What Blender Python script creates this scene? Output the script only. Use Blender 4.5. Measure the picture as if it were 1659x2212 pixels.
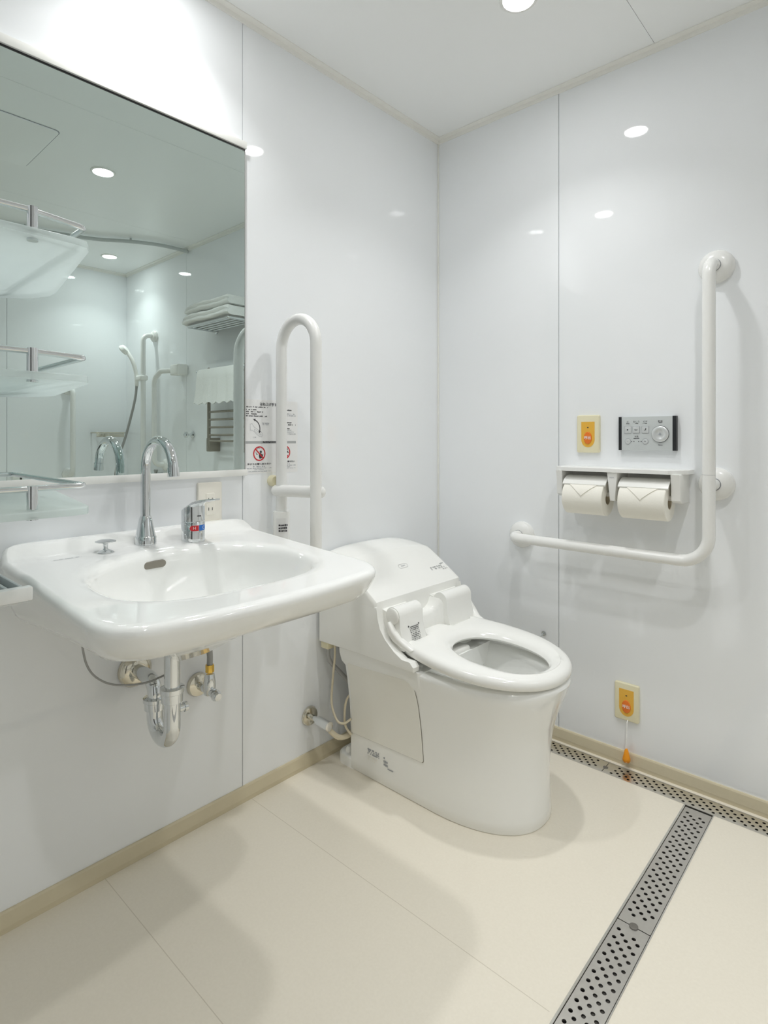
import bpy, bmesh, math, random
from mathutils import Vector, Matrix
from mathutils.bvhtree import BVHTree
PI = math.pi
random.seed(7)
for o in list(bpy.data.objects):
    bpy.data.objects.remove(o)
S = bpy.context.scene
COL = S.collection

# ------------------------------------------------------------------ camera, world, exposure
cam_d = bpy.data.cameras.new('camera')
cam = bpy.data.objects.new('camera', cam_d); COL.objects.link(cam)
cam.location = (1.4103, -1.8786, 1.037)
cam.rotation_euler = (PI / 2, 0, 0.73739)
cam_d.sensor_fit = 'HORIZONTAL'; cam_d.sensor_width = 36.0
cam_d.lens = 36.0 * 1247.04 / 1659.0
cam_d.shift_y = -(1106.0 - 946.4) / 1659.0
cam_d.clip_start = 0.02
S.camera = cam
w = bpy.data.worlds.new('world'); S.world = w; w.use_nodes = True
w.node_tree.nodes['Background'].inputs[0].default_value = (0.8, 0.85, 0.9, 1)
w.node_tree.nodes['Background'].inputs[1].default_value = 0.05
S.view_settings.view_transform = 'Standard'
S.view_settings.look = 'None'
S.view_settings.gamma = 1.0
S.view_settings.use_curve_mapping = False
S.view_settings.exposure = 0.31
LAMP = 72.0     # glow of the lens itself
BEAM_W = 2.2    # light thrown down by each downlight (watts)
BEAM_SPREAD = math.radians(110)
LAMP_COLOR = (0.995, 1.0, 0.995)
CY = S.cycles
CY.max_bounces = 14; CY.diffuse_bounces = 8; CY.glossy_bounces = 8; CY.transmission_bounces = 8
CY.transparent_max_bounces = 12
CY.sample_clamp_indirect = 25.0
CY.caustics_reflective = False; CY.caustics_refractive = False
CY.blur_glossy = 0.1
CY.use_denoising = True

H = 2.2455            # ceiling height
XR, YN = 2.878, -2.45  # far wall, wall behind the camera

# ------------------------------------------------------------------ materials
def mat(name, col, rough=0.35, metal=0.0, spec=0.5, coat=0.0, vary=0.03, scale=40.0, bump=0.0, emit=None):
    m = bpy.data.materials.new(name); m.use_nodes = True
    nt = m.node_tree; b = nt.nodes['Principled BSDF']
    b.inputs['Metallic'].default_value = metal
    b.inputs['Specular IOR Level'].default_value = spec
    b.inputs['Coat Weight'].default_value = coat
    b.inputs['Coat Roughness'].default_value = 0.03
    tc = nt.nodes.new('ShaderNodeTexCoord'); nz = nt.nodes.new('ShaderNodeTexNoise')
    nz.inputs['Scale'].default_value = scale; nz.inputs['Detail'].default_value = 3
    nt.links.new(tc.outputs['Object'], nz.inputs['Vector'])
    mr = nt.nodes.new('ShaderNodeMapRange')
    mr.inputs['To Min'].default_value = max(0.0, rough * (1 - vary * 4)); mr.inputs['To Max'].default_value = min(1, rough * (1 + vary * 4))
    nt.links.new(nz.outputs['Fac'], mr.inputs['Value']); nt.links.new(mr.outputs['Result'], b.inputs['Roughness'])
    mx = nt.nodes.new('ShaderNodeMix'); mx.data_type = 'RGBA'
    mx.inputs['A'].default_value = (*[c * (1 - vary) for c in col], 1)
    mx.inputs['B'].default_value = (*[min(1, c * (1 + vary)) for c in col], 1)
    nt.links.new(nz.outputs['Fac'], mx.inputs['Factor']); nt.links.new(mx.outputs['Result'], b.inputs['Base Color'])
    if bump:
        bp = nt.nodes.new('ShaderNodeBump'); bp.inputs['Strength'].default_value = bump; bp.inputs['Distance'].default_value = 0.002
        nt.links.new(nz.outputs['Fac'], bp.inputs['Height']); nt.links.new(bp.outputs['Normal'], b.inputs['Normal'])
    if emit:
        b.inputs['Emission Color'].default_value = (*emit[0], 1); b.inputs['Emission Strength'].default_value = emit[1]
    return m

M = {}
M['wall'] = mat('wall panel', (0.872, 0.891, 0.910), 0.032, spec=0.5, vary=0.008, scale=3)
M['wallback'] = mat('wall joint backing', (0.30, 0.31, 0.32), 0.6)
M['ceil'] = mat('ceiling panel', (0.90, 0.91, 0.905), 0.28, spec=0.4, vary=0.008, scale=3)
M['cream_trim'] = mat('cream trim', (0.86, 0.85, 0.81), 0.35)
M['base'] = mat('beige baseboard', (0.63, 0.56, 0.40), 0.4, vary=0.03)
M['ceramic'] = mat('white ceramic', (0.88, 0.885, 0.865), 0.06, spec=0.55, coat=0.5, vary=0.004)
M['plastic'] = mat('white plastic', (0.86, 0.86, 0.83), 0.16, vary=0.006)
M['bar'] = mat('white coated tube', (0.84, 0.84, 0.82), 0.22, vary=0.008)
M['whitepaint'] = mat('white painted shelf', (0.84, 0.84, 0.82), 0.25, vary=0.01)
M['panel_beige'] = mat('toilet side panel', (0.84, 0.83, 0.775), 0.2, vary=0.006)
M['chrome'] = mat('chrome', (0.74, 0.76, 0.77), 0.05, metal=1.0, vary=0.02)
M['nickel'] = mat('nickel', (0.72, 0.68, 0.58), 0.12, metal=1.0, vary=0.02)
M['steel'] = mat('brushed steel', (0.80, 0.785, 0.75), 0.25, metal=1.0, vary=0.04, scale=90)
M['steel_dull'] = mat('dull stainless plate', (0.68, 0.66, 0.63), 0.36, metal=1.0, vary=0.05, scale=120)
M['darksteel'] = mat('channel steel', (0.20, 0.19, 0.17), 0.5, metal=0.6)
M['bronze'] = mat('dull bronze tube', (0.34, 0.31, 0.26), 0.3, metal=0.7)
M['brass'] = mat('brass', (0.80, 0.52, 0.12), 0.18, metal=1.0)
M['hosegrey'] = mat('grey hose', (0.36, 0.36, 0.35), 0.4)
M['cable'] = mat('beige cable', (0.68, 0.61, 0.46), 0.45)
M['cream'] = mat('cream plastic', (0.78, 0.73, 0.52), 0.3)
M['ivory'] = mat('ivory outlet', (0.82, 0.79, 0.71), 0.3)
M['yellow'] = mat('amber plastic', (0.80, 0.45, 0.06), 0.3)
M['orange'] = mat('orange button', (0.80, 0.19, 0.02), 0.3)
M['orange2'] = mat('orange knob', (0.90, 0.33, 0.01), 0.3)
M['silver'] = mat('silver panel', (0.57, 0.60, 0.60), 0.35, metal=0.05)
M['silver2'] = mat('bright silver', (0.66, 0.68, 0.68), 0.25, metal=0.3)
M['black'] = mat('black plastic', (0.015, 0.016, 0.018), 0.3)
M['ink'] = mat('dark print', (0.04, 0.04, 0.045), 0.6)
M['inkgrey'] = mat('grey print', (0.33, 0.35, 0.38), 0.6)
M['inklight'] = mat('pale grey print', (0.42, 0.43, 0.43), 0.6)
M['sticker'] = mat('white sticker', (0.84, 0.84, 0.835), 0.3, vary=0.005)
M['red'] = mat('red print', (0.60, 0.02, 0.03), 0.4)
M['blue'] = mat('blue print', (0.02, 0.16, 0.55), 0.4)
M['white'] = mat('white print', (0.88, 0.86, 0.82), 0.4)
M['paper'] = mat('toilet paper', (0.88, 0.86, 0.79), 0.85, spec=0.1, vary=0.02, scale=300, bump=0.15)
M['card'] = mat('paper core', (0.62, 0.55, 0.42), 0.8)
M['towel'] = mat('white towel', (0.86, 0.86, 0.84), 0.95, spec=0.05, vary=0.03, scale=260, bump=0.7)
M['dark'] = mat('dark hole', (0.05, 0.05, 0.045), 0.6)
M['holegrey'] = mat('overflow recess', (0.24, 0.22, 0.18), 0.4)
M['cord'] = mat('white cord', (0.80, 0.80, 0.78), 0.6)
M['doorgrey'] = mat('unseen dark door', (0.10, 0.10, 0.10), 0.4)
M['lamp'] = mat('lamp lens', (0.9, 0.9, 0.9), 0.4, emit=(LAMP_COLOR, LAMP))

def mirror_mat():
    m = bpy.data.materials.new('mirror silvering'); m.use_nodes = True
    nt = m.node_tree; nt.nodes.remove(nt.nodes['Principled BSDF'])
    g = nt.nodes.new('ShaderNodeBsdfGlossy'); g.inputs['Roughness'].default_value = 0.0
    tc = nt.nodes.new('ShaderNodeTexCoord'); nz = nt.nodes.new('ShaderNodeTexNoise'); nz.inputs['Scale'].default_value = 1.0
    mx = nt.nodes.new('ShaderNodeMix'); mx.data_type = 'RGBA'
    mx.inputs['A'].default_value = (0.665, 0.76, 0.735, 1); mx.inputs['B'].default_value = (0.675, 0.77, 0.745, 1)
    nt.links.new(tc.outputs['Object'], nz.inputs['Vector']); nt.links.new(nz.outputs['Fac'], mx.inputs['Factor'])
    nt.links.new(mx.outputs['Result'], g.inputs['Color'])
    nt.links.new(g.outputs[0], nt.nodes['Material Output'].inputs[0])
    return m
M['mirror'] = mirror_mat()

def frosted_mat():
    m = bpy.data.materials.new('frosted acrylic'); m.use_nodes = True
    nt = m.node_tree; b = nt.nodes['Principled BSDF']
    b.inputs['Base Color'].default_value = (0.80, 0.87, 0.86, 1); b.inputs['Roughness'].default_value = 0.2
    tr = nt.nodes.new('ShaderNodeBsdfTranslucent'); tr.inputs['Color'].default_value = (0.86, 0.92, 0.92, 1)
    tp = nt.nodes.new('ShaderNodeBsdfTransparent'); tp.inputs['Color'].default_value = (0.93, 0.97, 0.96, 1)
    nz = nt.nodes.new('ShaderNodeTexNoise'); nz.inputs['Scale'].default_value = 6
    mr = nt.nodes.new('ShaderNodeMapRange'); mr.inputs['To Min'].default_value = 0.30; mr.inputs['To Max'].default_value = 0.36
    nt.links.new(nz.outputs['Fac'], mr.inputs['Value'])
    m1 = nt.nodes.new('ShaderNodeMixShader'); m2 = nt.nodes.new('ShaderNodeMixShader')
    m1.inputs[0].default_value = 0.62
    nt.links.new(b.outputs[0], m1.inputs[1]); nt.links.new(tr.outputs[0], m1.inputs[2])
    nt.links.new(mr.outputs['Result'], m2.inputs[0])
    nt.links.new(m1.outputs[0], m2.inputs[1]); nt.links.new(tp.outputs[0], m2.inputs[2])
    nt.links.new(m2.outputs[0], nt.nodes['Material Output'].inputs[0])
    return m
M['frosted'] = frosted_mat()

def floor_mat():
    m = bpy.data.materials.new('beige vinyl floor'); m.use_nodes = True
    nt = m.node_tree; b = nt.nodes['Principled BSDF']
    tc = nt.nodes.new('ShaderNodeTexCoord'); sp = nt.nodes.new('ShaderNodeSeparateXYZ')
    ge = nt.nodes.new('ShaderNodeNewGeometry'); nt.links.new(ge.outputs['Position'], sp.inputs[0])
    n1 = nt.nodes.new('ShaderNodeTexNoise'); n1.inputs['Scale'].default_value = 170; n1.inputs['Detail'].default_value = 4
    n2 = nt.nodes.new('ShaderNodeTexNoise'); n2.inputs['Scale'].default_value = 2.5
    for n in (n1, n2): nt.links.new(tc.outputs['Object'], n.inputs['Vector'])
    c1 = nt.nodes.new('ShaderNodeMix'); c1.data_type = 'RGBA'
    c1.inputs['A'].default_value = (0.755, 0.705, 0.60, 1); c1.inputs['B'].default_value = (0.815, 0.765, 0.66, 1)
    nt.links.new(n1.outputs['Fac'], c1.inputs['Factor'])
    # seams every 0.41 m along Y
    ad = nt.nodes.new('ShaderNodeMath'); ad.operation = 'ADD'; ad.inputs[1].default_value = 0.905
    dv = nt.nodes.new('ShaderNodeMath'); dv.operation = 'PINGPONG'; dv.inputs[1].default_value = 0.2045
    lt = nt.nodes.new('ShaderNodeMath'); lt.operation = 'LESS_THAN'; lt.inputs[1].default_value = 0.0009
    nt.links.new(sp.outputs['Y'], ad.inputs[0]); nt.links.new(ad.outputs[0], dv.inputs[0]); nt.links.new(dv.outputs[0], lt.inputs[0])
    xm = nt.nodes.new('ShaderNodeMath'); xm.operation = 'LESS_THAN'; xm.inputs[1].default_value = 0.93
    nt.links.new(sp.outputs['X'], xm.inputs[0])
    ym = nt.nodes.new('ShaderNodeMath'); ym.operation = 'LESS_THAN'; ym.inputs[1].default_value = -0.7
    nt.links.new(sp.outputs['Y'], ym.inputs[0])
    m0 = nt.nodes.new('ShaderNodeMath'); m0.operation = 'MULTIPLY'; nt.links.new(xm.outputs[0], m0.inputs[0]); nt.links.new(ym.outputs[0], m0.inputs[1])
    mu = nt.nodes.new('ShaderNodeMath'); mu.operation = 'MULTIPLY'
    nt.links.new(lt.outputs[0], mu.inputs[0]); nt.links.new(m0.outputs[0], mu.inputs[1])
    c2 = nt.nodes.new('ShaderNodeMix'); c2.data_type = 'RGBA'; c2.inputs['B'].default_value = (0.62, 0.57, 0.47, 1)
    nt.links.new(mu.outputs[0], c2.inputs['Factor']); nt.links.new(c1.outputs['Result'], c2.inputs['A'])
    nt.links.new(c2.outputs['Result'], b.inputs['Base Color'])
    b.inputs['Roughness'].default_value = 0.34; b.inputs['Specular IOR Level'].default_value = 0.4
    bp = nt.nodes.new('ShaderNodeBump'); bp.inputs['Strength'].default_value = 0.12; bp.inputs['Distance'].default_value = 0.001
    nt.links.new(n1.outputs['Fac'], bp.inputs['Height']); nt.links.new(bp.outputs['Normal'], b.inputs['Normal'])
    return m
M['floor'] = floor_mat()

# ------------------------------------------------------------------ mesh helpers (world coordinates, parts are re-based on their thing)
BASE = {}
def obj(name, bm, m, parent=None, smooth=True, angle=38, label=None, flat=False):
    me = bpy.data.meshes.new(name)
    base = BASE.get(parent.name, Vector((0, 0, 0))) if parent else None
    if parent is None:
        zs = [v.co for v in bm.verts]
        lo = Vector([min(c[i] for c in zs) for i in range(3)]); hi = Vector([max(c[i] for c in zs) for i in range(3)])
        base = Vector(((lo.x + hi.x) / 2, (lo.y + hi.y) / 2, lo.z))
    for v in bm.verts: v.co -= base
    bmesh.ops.recalc_face_normals(bm, faces=bm.faces)
    bm.to_mesh(me); bm.free()
    if not flat:
        for p in me.polygons: p.use_smooth = True
        me.set_sharp_from_angle(angle=math.radians(angle))
    for mm in (m if isinstance(m, (list, tuple)) else [m]): me.materials.append(mm)
    o = bpy.data.objects.new(name, me); COL.objects.link(o)
    if parent: o.parent = parent; BASE[o.name] = base
    else: o.location = base; BASE[o.name] = base
    if label: o['label'] = label
    return o
def thing(name, label, cat, loc, group=None):
    o = bpy.data.objects.new(name, None); COL.objects.link(o)
    o.location = loc; o.empty_display_size = 0.05
    o['label'] = label; o['category'] = cat
    if group: o['group'] = group
    BASE[o.name] = Vector(loc); return o
def tag(o, label, cat, group=None):
    o['label'] = label; o['category'] = cat
    if group: o['group'] = group
    return o
def struct(name, bm, m, label=None, parent=None, **k):
    o = obj(name, bm, m, parent, **k)
    if parent is None:
        o['kind'] = 'structure'; o['category'] = name.split('_')[0]
    if label: o['label'] = label
    return o
def dup(root, loc, label=None):
    r = root.copy(); COL.objects.link(r); r.location = loc; BASE[r.name] = Vector(loc)
    if label: r['label'] = label
    for ch in list(root.children):
        c = ch.copy(); COL.objects.link(c); c.parent = r
        for g in list(ch.children):
            d = g.copy(); COL.objects.link(d); d.parent = c
    return r
def nb(): return bmesh.new()
def box(bm, x0, x1, y0, y1, z0, z1, bev=0.0, seg=2, mi=0):
    t = bmesh.new(); bmesh.ops.create_cube(t, size=1)
    for v in t.verts:
        v.co = Vector(((x0 + x1) / 2 + v.co.x * (x1 - x0), (y0 + y1) / 2 + v.co.y * (y1 - y0), (z0 + z1) / 2 + v.co.z * (z1 - z0)))
    if bev: bmesh.ops.bevel(t, geom=t.edges[:], offset=bev, segments=seg, affect='EDGES', profile=0.5)
    merge(bm, t, mi=mi); return bm
def merge(bm, t, mat4=None, mi=0):
    vm = {}
    for v in t.verts: vm[v] = bm.verts.new(mat4 @ v.co if mat4 else v.co)
    for f in t.faces:
        try:
            nf = bm.faces.new([vm[v] for v in f.verts]); nf.material_index = mi
        except ValueError: pass
    t.free(); return bm
def fillet(pts, r, n=8):
    pts = [Vector(p) for p in pts]; out = [pts[0]]
    for i in range(1, len(pts) - 1):
        rr = r[i - 1] if isinstance(r, (list, tuple)) else r
        a, b, c = pts[i - 1], pts[i], pts[i + 1]
        u = (a - b).normalized(); v = (c - b).normalized()
        ang = u.angle(v)
        if ang > PI - 0.01 or rr <= 0: out.append(b); continue
        d = min(rr / math.tan(ang / 2), (a - b).length * 0.499, (c - b).length * 0.499); rr = d * math.tan(ang / 2)
        ctr = b + (u + v).normalized() * (rr / math.sin(ang / 2))
        p0 = b + u * d; p1 = b + v * d
        e0 = p0 - ctr; e1 = p1 - ctr; tot = e0.angle(e1); ax = e0.cross(e1).normalized()
        for k in range(n + 1): out.append(ctr + Matrix.Rotation(tot * k / n, 3, ax) @ e0)
    out.append(pts[-1]); return out
def smooth_path(pts, n=8):
    P = [Vector(p) for p in pts]; P = [2 * P[0] - P[1]] + P + [2 * P[-1] - P[-2]]; out = []
    for i in range(1, len(P) - 2):
        for k in range(n):
            t = k / n; a, b, c, d = P[i - 1], P[i], P[i + 1], P[i + 2]
            out.append(0.5 * ((2 * b) + (c - a) * t + (2 * a - 5 * b + 4 * c - d) * t * t + (3 * b - a - 3 * c + d) * t ** 3))
    out.append(P[-2]); return out
def tube(bm, pts, r, seg=20, cap='flat', mi=0):
    pts = [Vector(p) for p in pts]
    q = [pts[0]]
    for p in pts[1:]:
        if (p - q[-1]).length > 1e-6: q.append(p)
    pts = q; n = len(pts); R = r if isinstance(r, (list, tuple)) else [r] * n
    T = [(pts[min(i + 1, n - 1)] - pts[max(i - 1, 0)]).normalized() for i in range(n)]
    up = Vector((0, 0, 1)) if abs(T[0].z) < 0.9 else Vector((1, 0, 0))
    N = (up - T[0] * up.dot(T[0])).normalized(); rings = []
    def ring(c, Nn, t, rr):
        B = t.cross(Nn)
        return [bm.verts.new(c + (Nn * math.cos(2 * PI * k / seg) + B * math.sin(2 * PI * k / seg)) * rr) for k in range(seg)]
    for i in range(n):
        if i: N = (N - T[i] * N.dot(T[i])).normalized()
        if i == 0 and cap == 'round':
            for a in (75, 55, 35, 15): rings.append(ring(pts[0] - T[0] * R[0] * math.sin(math.radians(a)), N, T[0], R[0] * math.cos(math.radians(a))))
        rings.append(ring(pts[i], N, T[i], R[i]))
        if i == n - 1 and cap == 'round':
            for a in (15, 35, 55, 75): rings.append(ring(pts[-1] + T[-1] * R[-1] * math.sin(math.radians(a)), N, T[-1], R[-1] * math.cos(math.radians(a))))
    skin(bm, rings, True, True, mi); return bm
def skin(bm, rings, cap0=True, cap1=True, mi=0, closed=True):
    for a, b in zip(rings[:-1], rings[1:]):
        k = len(a)
        for i in range(k if closed else k - 1):
            f = bm.faces.new((a[i], a[(i + 1) % k], b[(i + 1) % k], b[i])); f.material_index = mi
    if cap0: bm.faces.new(rings[0][::-1]).material_index = mi
    if cap1: bm.faces.new(rings[-1]).material_index = mi
def loft(bm, rings, cap0=True, cap1=True, mi=0):
    rr = [[bm.verts.new(p) for p in r] for r in rings]
    skin(bm, rr, cap0, cap1, mi); return bm
def lathe(bm, prof, org, axis=(0, 0, 1), seg=32, mi=0):
    ax = Vector(axis).normalized(); u = ax.orthogonal().normalized(); v = ax.cross(u); org = Vector(org); rings = []
    for r, h in prof:
        r = max(r, 1e-5)
        rings.append([bm.verts.new(org + ax * h + (u * math.cos(2 * PI * k / seg) + v * math.sin(2 * PI * k / seg)) * r) for k in range(seg)])
    skin(bm, rings, True, True, mi); return bm
def rrect(w, h, r, n=6, cx=0, cy=0):
    out = []
    for sx, sy, a0 in ((1, 1, 0), (-1, 1, 90), (-1, -1, 180), (1, -1, 270)):
        for k in range(n + 1):
            a = math.radians(a0 + 90 * k / n)
            out.append((cx + sx * (w / 2 - r) + r * math.cos(a), cy + sy * (h / 2 - r) + r * math.sin(a)))
    return out
def ell(rx, ry, cx=0, cy=0, n=32): return [(cx + rx * math.cos(2 * PI * k / n), cy + ry * math.sin(2 * PI * k / n)) for k in range(n)]
class Frame:
    def __init__(s, o, u, v, n): s.o, s.u, s.v, s.n = Vector(o), Vector(u), Vector(v), Vector(n)
    def p(s, a, b, c=0): return s.o + s.u * a + s.v * b + s.n * c
def slab(bm, poly, fr, d0, d1, bev=0.0, mi=0):
    """polygon (u,v) extruded from depth d0 to d1 along the frame normal, front edge rounded by bev"""
    cx = sum(p[0] for p in poly) / len(poly); cy = sum(p[1] for p in poly) / len(poly)
    hx = max(abs(p[0] - cx) for p in poly); hy = max(abs(p[1] - cy) for p in poly)
    rings = [[fr.p(a, b, d0) for a, b in poly]]
    if bev:
        for t in (0, 30, 60, 90):
            ins = bev * (1 - math.cos(math.radians(t))); d = d1 - bev + bev * math.sin(math.radians(t))
            rings.append([fr.p(cx + (a - cx) * (1 - ins / hx), cy + (b - cy) * (1 - ins / hy), d) for a, b in poly])
    else: rings.append([fr.p(a, b, d1) for a, b in poly])
    return loft(bm, rings, mi=mi)
def wallA(y, z, d=0.0): return Frame((d, y, z), (0, 1, 0), (0, 0, 1), (1, 0, 0))
def wallB(x, z, d=0.0): return Frame((x, -d, z), (1, 0, 0), (0, 0, 1), (0, -1, 0))
def text(name, s, size, fr, m, parent, d=0.0004, bold=0.0, align='CENTER', width=None):
    c = bpy.data.curves.new('txt', 'FONT'); c.body = s; c.size = size; c.align_x = align; c.align_y = 'CENTER'
    c.resolution_u = 3; c.offset = bold
    t = bpy.data.objects.new('txt', c); COL.objects.link(t)
    bpy.context.view_layer.update()
    me = bpy.data.meshes.new_from_object(t); bm = nb(); bm.from_mesh(me)
    bpy.data.objects.remove(t); bpy.data.curves.remove(c); bpy.data.meshes.remove(me)
    k = 1.0
    if width and bm.verts:
        ww = max(v.co.x for v in bm.verts) - min(v.co.x for v in bm.verts); k = width / ww
    for v in bm.verts: v.co = fr.p(v.co.x * k, v.co.y * (1 if not width else 1), d)
    return obj(name, bm, m, parent, flat=True)
def marks(bm, fr, x0, x1, y, h, d=0.0004, mi=0, fill=0.75):
    """a line of print too small to read: a row of little strokes"""
    x = x0
    while x < x1 - h * 0.3:
        wd = h * random.uniform(0.45, 0.85)
        if random.random() < fill:
            hh = h * random.uniform(0.65, 1.0); dy = random.uniform(-0.1, 0.1) * h
            f = bm.faces.new([bm.verts.new(fr.p(a, b, d)) for a, b in ((x, y - hh / 2 + dy), (min(x + wd, x1), y - hh / 2 + dy), (min(x + wd, x1), y + hh / 2 + dy), (x, y + hh / 2 + dy))])
            f.material_index = mi
        x += wd + h * 0.16
def ring2d(bm, fr, rx, ry, t, cx, cy, d, n=40, mi=0):
    a = [bm.verts.new(fr.p(x, y, d)) for x, y in ell(rx, ry, cx, cy, n)]; b = [bm.verts.new(fr.p(x, y, d)) for x, y in ell(rx - t, ry - t, cx, cy, n)]
    for i in range(n): bm.faces.new((a[i], a[(i + 1) % n], b[(i + 1) % n], b[i])).material_index = mi
def poly2d(bm, fr, pts, d, mi=0): bm.faces.new([bm.verts.new(fr.p(x, y, d)) for x, y in pts]).material_index = mi

# ------------------------------------------------------------------ the room
TH = 0.05
def panel_wall(name, axis, pos, cuts, lo, hi, sgn, label):
    """panels 3 mm apart on a grey backing; axis 0: wall in plane X=pos, running along Y"""
    bm = nb(); g = 0.0011; e = [lo] + cuts + [hi]
    for a, b in zip(e[:-1], e[1:]):
        a2 = a + (g if a != lo else 0); b2 = b - (g if b != hi else 0)
        c0, c1 = sorted((pos, pos + sgn * 0.012))
        if axis == 0: box(bm, c0, c1, a2, b2, 0, H)
        else: box(bm, a2, b2, c0, c1, 0, H)
    c0, c1 = sorted((pos + sgn * 0.012, pos + sgn * TH))
    if axis == 0: box(bm, c0, c1, lo, hi, 0, H, mi=1)
    else: box(bm, lo, hi, c0, c1, 0, H, mi=1)
    struct(name, bm, [M['wall'], M['wallback']], label, flat=True)
panel_wall('wall_left', 0, 0.0, [-0.928], YN, 0.0, -1, 'glossy white panel wall carrying the mirror and basin')
panel_wall('wall_right', 1, 0.0, [0.518, 1.30, 2.01], -TH, XR + TH, 1, 'glossy white panel wall carrying the paper holder and grab bar')
panel_wall('wall_far', 0, XR, [-1.6, -0.765], YN, 0.0, 1, 'white panel wall of the shower end seen in the mirror')
panel_wall('wall_back', 1, YN, [1.0, 2.0], -TH, XR + TH, -1, 'white panel wall facing the grab bar wall')
struct('wall_near', box(nb(), 0, 0.62, YN, -1.82, 0, H), M['wall'], 'short white return wall carrying the tiered shelves', flat=True)

t = bm = nb(); box(bm, 1.02, 1.92, YN, YN + 0.02, 0.0, 2.0, 0.002)  # unseen door, added so the chrome reflects something dark
dr = struct('door_added', bm, M['doorgrey'], 'unseen dark door added behind the camera to streak the chrome')
obj('door_handle', tube(nb(), fillet([(1.10, YN + 0.02, 1.0), (1.10, YN + 0.07, 1.0), (1.24, YN + 0.07, 1.0)], 0.01), 0.009, 12), M['steel'], dr)
# floor sheet with openings for the two drain channels
DY0, DY1 = -0.097, -0.025      # channel along the right-hand wall
DX0, DX1 = 0.940, 1.016        # channel running towards the viewer
DYE = -1.75
bm = nb()
for x0, x1, y0, y1 in ((0, XR, DY1, 0), (0, 0.02, DY0, DY1), (0, DX0, YN, DY0), (DX1, XR, YN, DY0), (DX0, DX1, YN, DYE)):
    box(bm, x0, x1, y0, y1, -0.06, 0.0)
struct('floor', bm, M['floor'], 'beige vinyl floor with fine seams', flat=True)
struct('ceiling', box(nb(), -TH, XR + TH, YN - TH, TH, H, H + 0.05), M['ceil'], 'white ceiling panel', flat=True)
bm = nb(); g = 0.0008
for a, b in ((0, 0.837), (0.837, 1.86), (1.86, XR)): box(bm, a + g, b - g, YN, 0, H - 0.004, H)
struct('ceiling_panels', bm, M['ceil'], 'white ceiling panels with thin joints', flat=True).name = 'ceiling.001'
HC = H - 0.004

def base_run(name, pts_in, wall, label):
    bm = nb(); h = 0.042; t = 0.012
    prof = [(0, 0), (t, 0), (t, 0.012), (t * 0.55, h - 0.004), (t * 0.35, h), (0, h)]
    a, b = pts_in
    if wall == 'A': rings = [[Vector((d, y, z)) for d, z in prof] for y in (a, b)]
    elif wall == 'B': rings = [[Vector((x, -d, z)) for d, z in prof] for x in (a, b)]
    elif wall == 'F': rings = [[Vector((XR - d, y, z)) for d, z in prof] for y in (a, b)]
    loft(bm, rings); struct(name, bm, M['base'], label, flat=True)
base_run('baseboard_left', (-1.82, -0.012), 'A', 'beige baseboard under the mirror wall')
base_run('baseboard_right', (0.012, XR - 0.012), 'B', 'beige baseboard behind the wall-side drain')
base_run('baseboard_far', (YN, 0), 'F', 'beige baseboard of the shower end wall')
# cornice trims and the corner bead
def cornice(name, a, b, wall, label):
    prof = [(0, 0), (0, -0.018), (0.004, -0.018), (0.006, -0.006), (0.022, -0.003), (0.022, 0)]
    bm = nb()
    f = {'A': lambda s, d, z: Vector((d, s, HC + z)), 'B': lambda s, d, z: Vector((s, -d, HC + z)), 'F': lambda s, d, z: Vector((XR - d, s, HC + z))}[wall]
    loft(bm, [[f(s, d, z) for d, z in prof] for s in (a, b)]); struct(name, bm, M['cream_trim'], label, flat=True)
cornice('trim_1', YN, 0, 'A', 'cream ceiling trim above the mirror wall')
cornice('trim_2', 0, XR, 'B', 'cream ceiling trim above the grab bar wall')
cornice('trim_3', YN, 0, 'F', 'cream ceiling trim at the shower end')
struct('trim_4', box(nb(), 0, 0.006, -0.006, 0, 0.042, HC - 0.018, 0.002), M['cream_trim'], 'thin cream corner bead between the two walls')

# ------------------------------------------------------------------ downlights
def downlight(x, y, label, k=1.0):
    t = thing('downlight', label, 'ceiling light', (x, y, HC), 'recessed ceiling downlights')
    bm = nb(); seg = 40
    lathe(bm, [(0.052, 0.0), (0.052, -0.003), (0.050, -0.005), (0.043, -0.005), (0.041, -0.003), (0.040, 0.0)], (x, y, HC), seg=seg)
    obj('trim_ring', bm, M['plastic'], t)
    bm = nb(); lathe(bm, [(0.040, 0.0), (0.040, -0.002), (0.036, -0.0035), (0.0, -0.0035)], (x, y, HC), seg=seg)
    obj('lens', bm, M['lamp'], t, label='glowing round lens')
    ld = bpy.data.lights.new('beam', 'AREA'); ld.shape = 'DISK'; ld.size = 0.066; ld.energy = BEAM_W * k
    ld.spread = BEAM_SPREAD; ld.color = LAMP_COLOR
    lo = bpy.data.objects.new('beam', ld); COL.objects.link(lo); lo.parent = t; lo.location = (0, 0, -0.0045)
    return t
downlight(0.62, -0.46, 'round lit downlight in the ceiling above the toilet', 0.80)
downlight(1.298, -0.80, 'round lit downlight in mid ceiling reflected large in the mirror')
downlight(0.20, -1.21, 'round lit downlight close to the mirror wall above the basin', 0.80)
downlight(2.52, -0.27, 'round lit downlight over the shower corner seen in the mirror', 0.65)
downlight(1.75, -1.75, 'unseen downlight added behind the camera to fill the lower walls', 1.5)  # added lamp out of view, fill light for the lower walls

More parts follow.
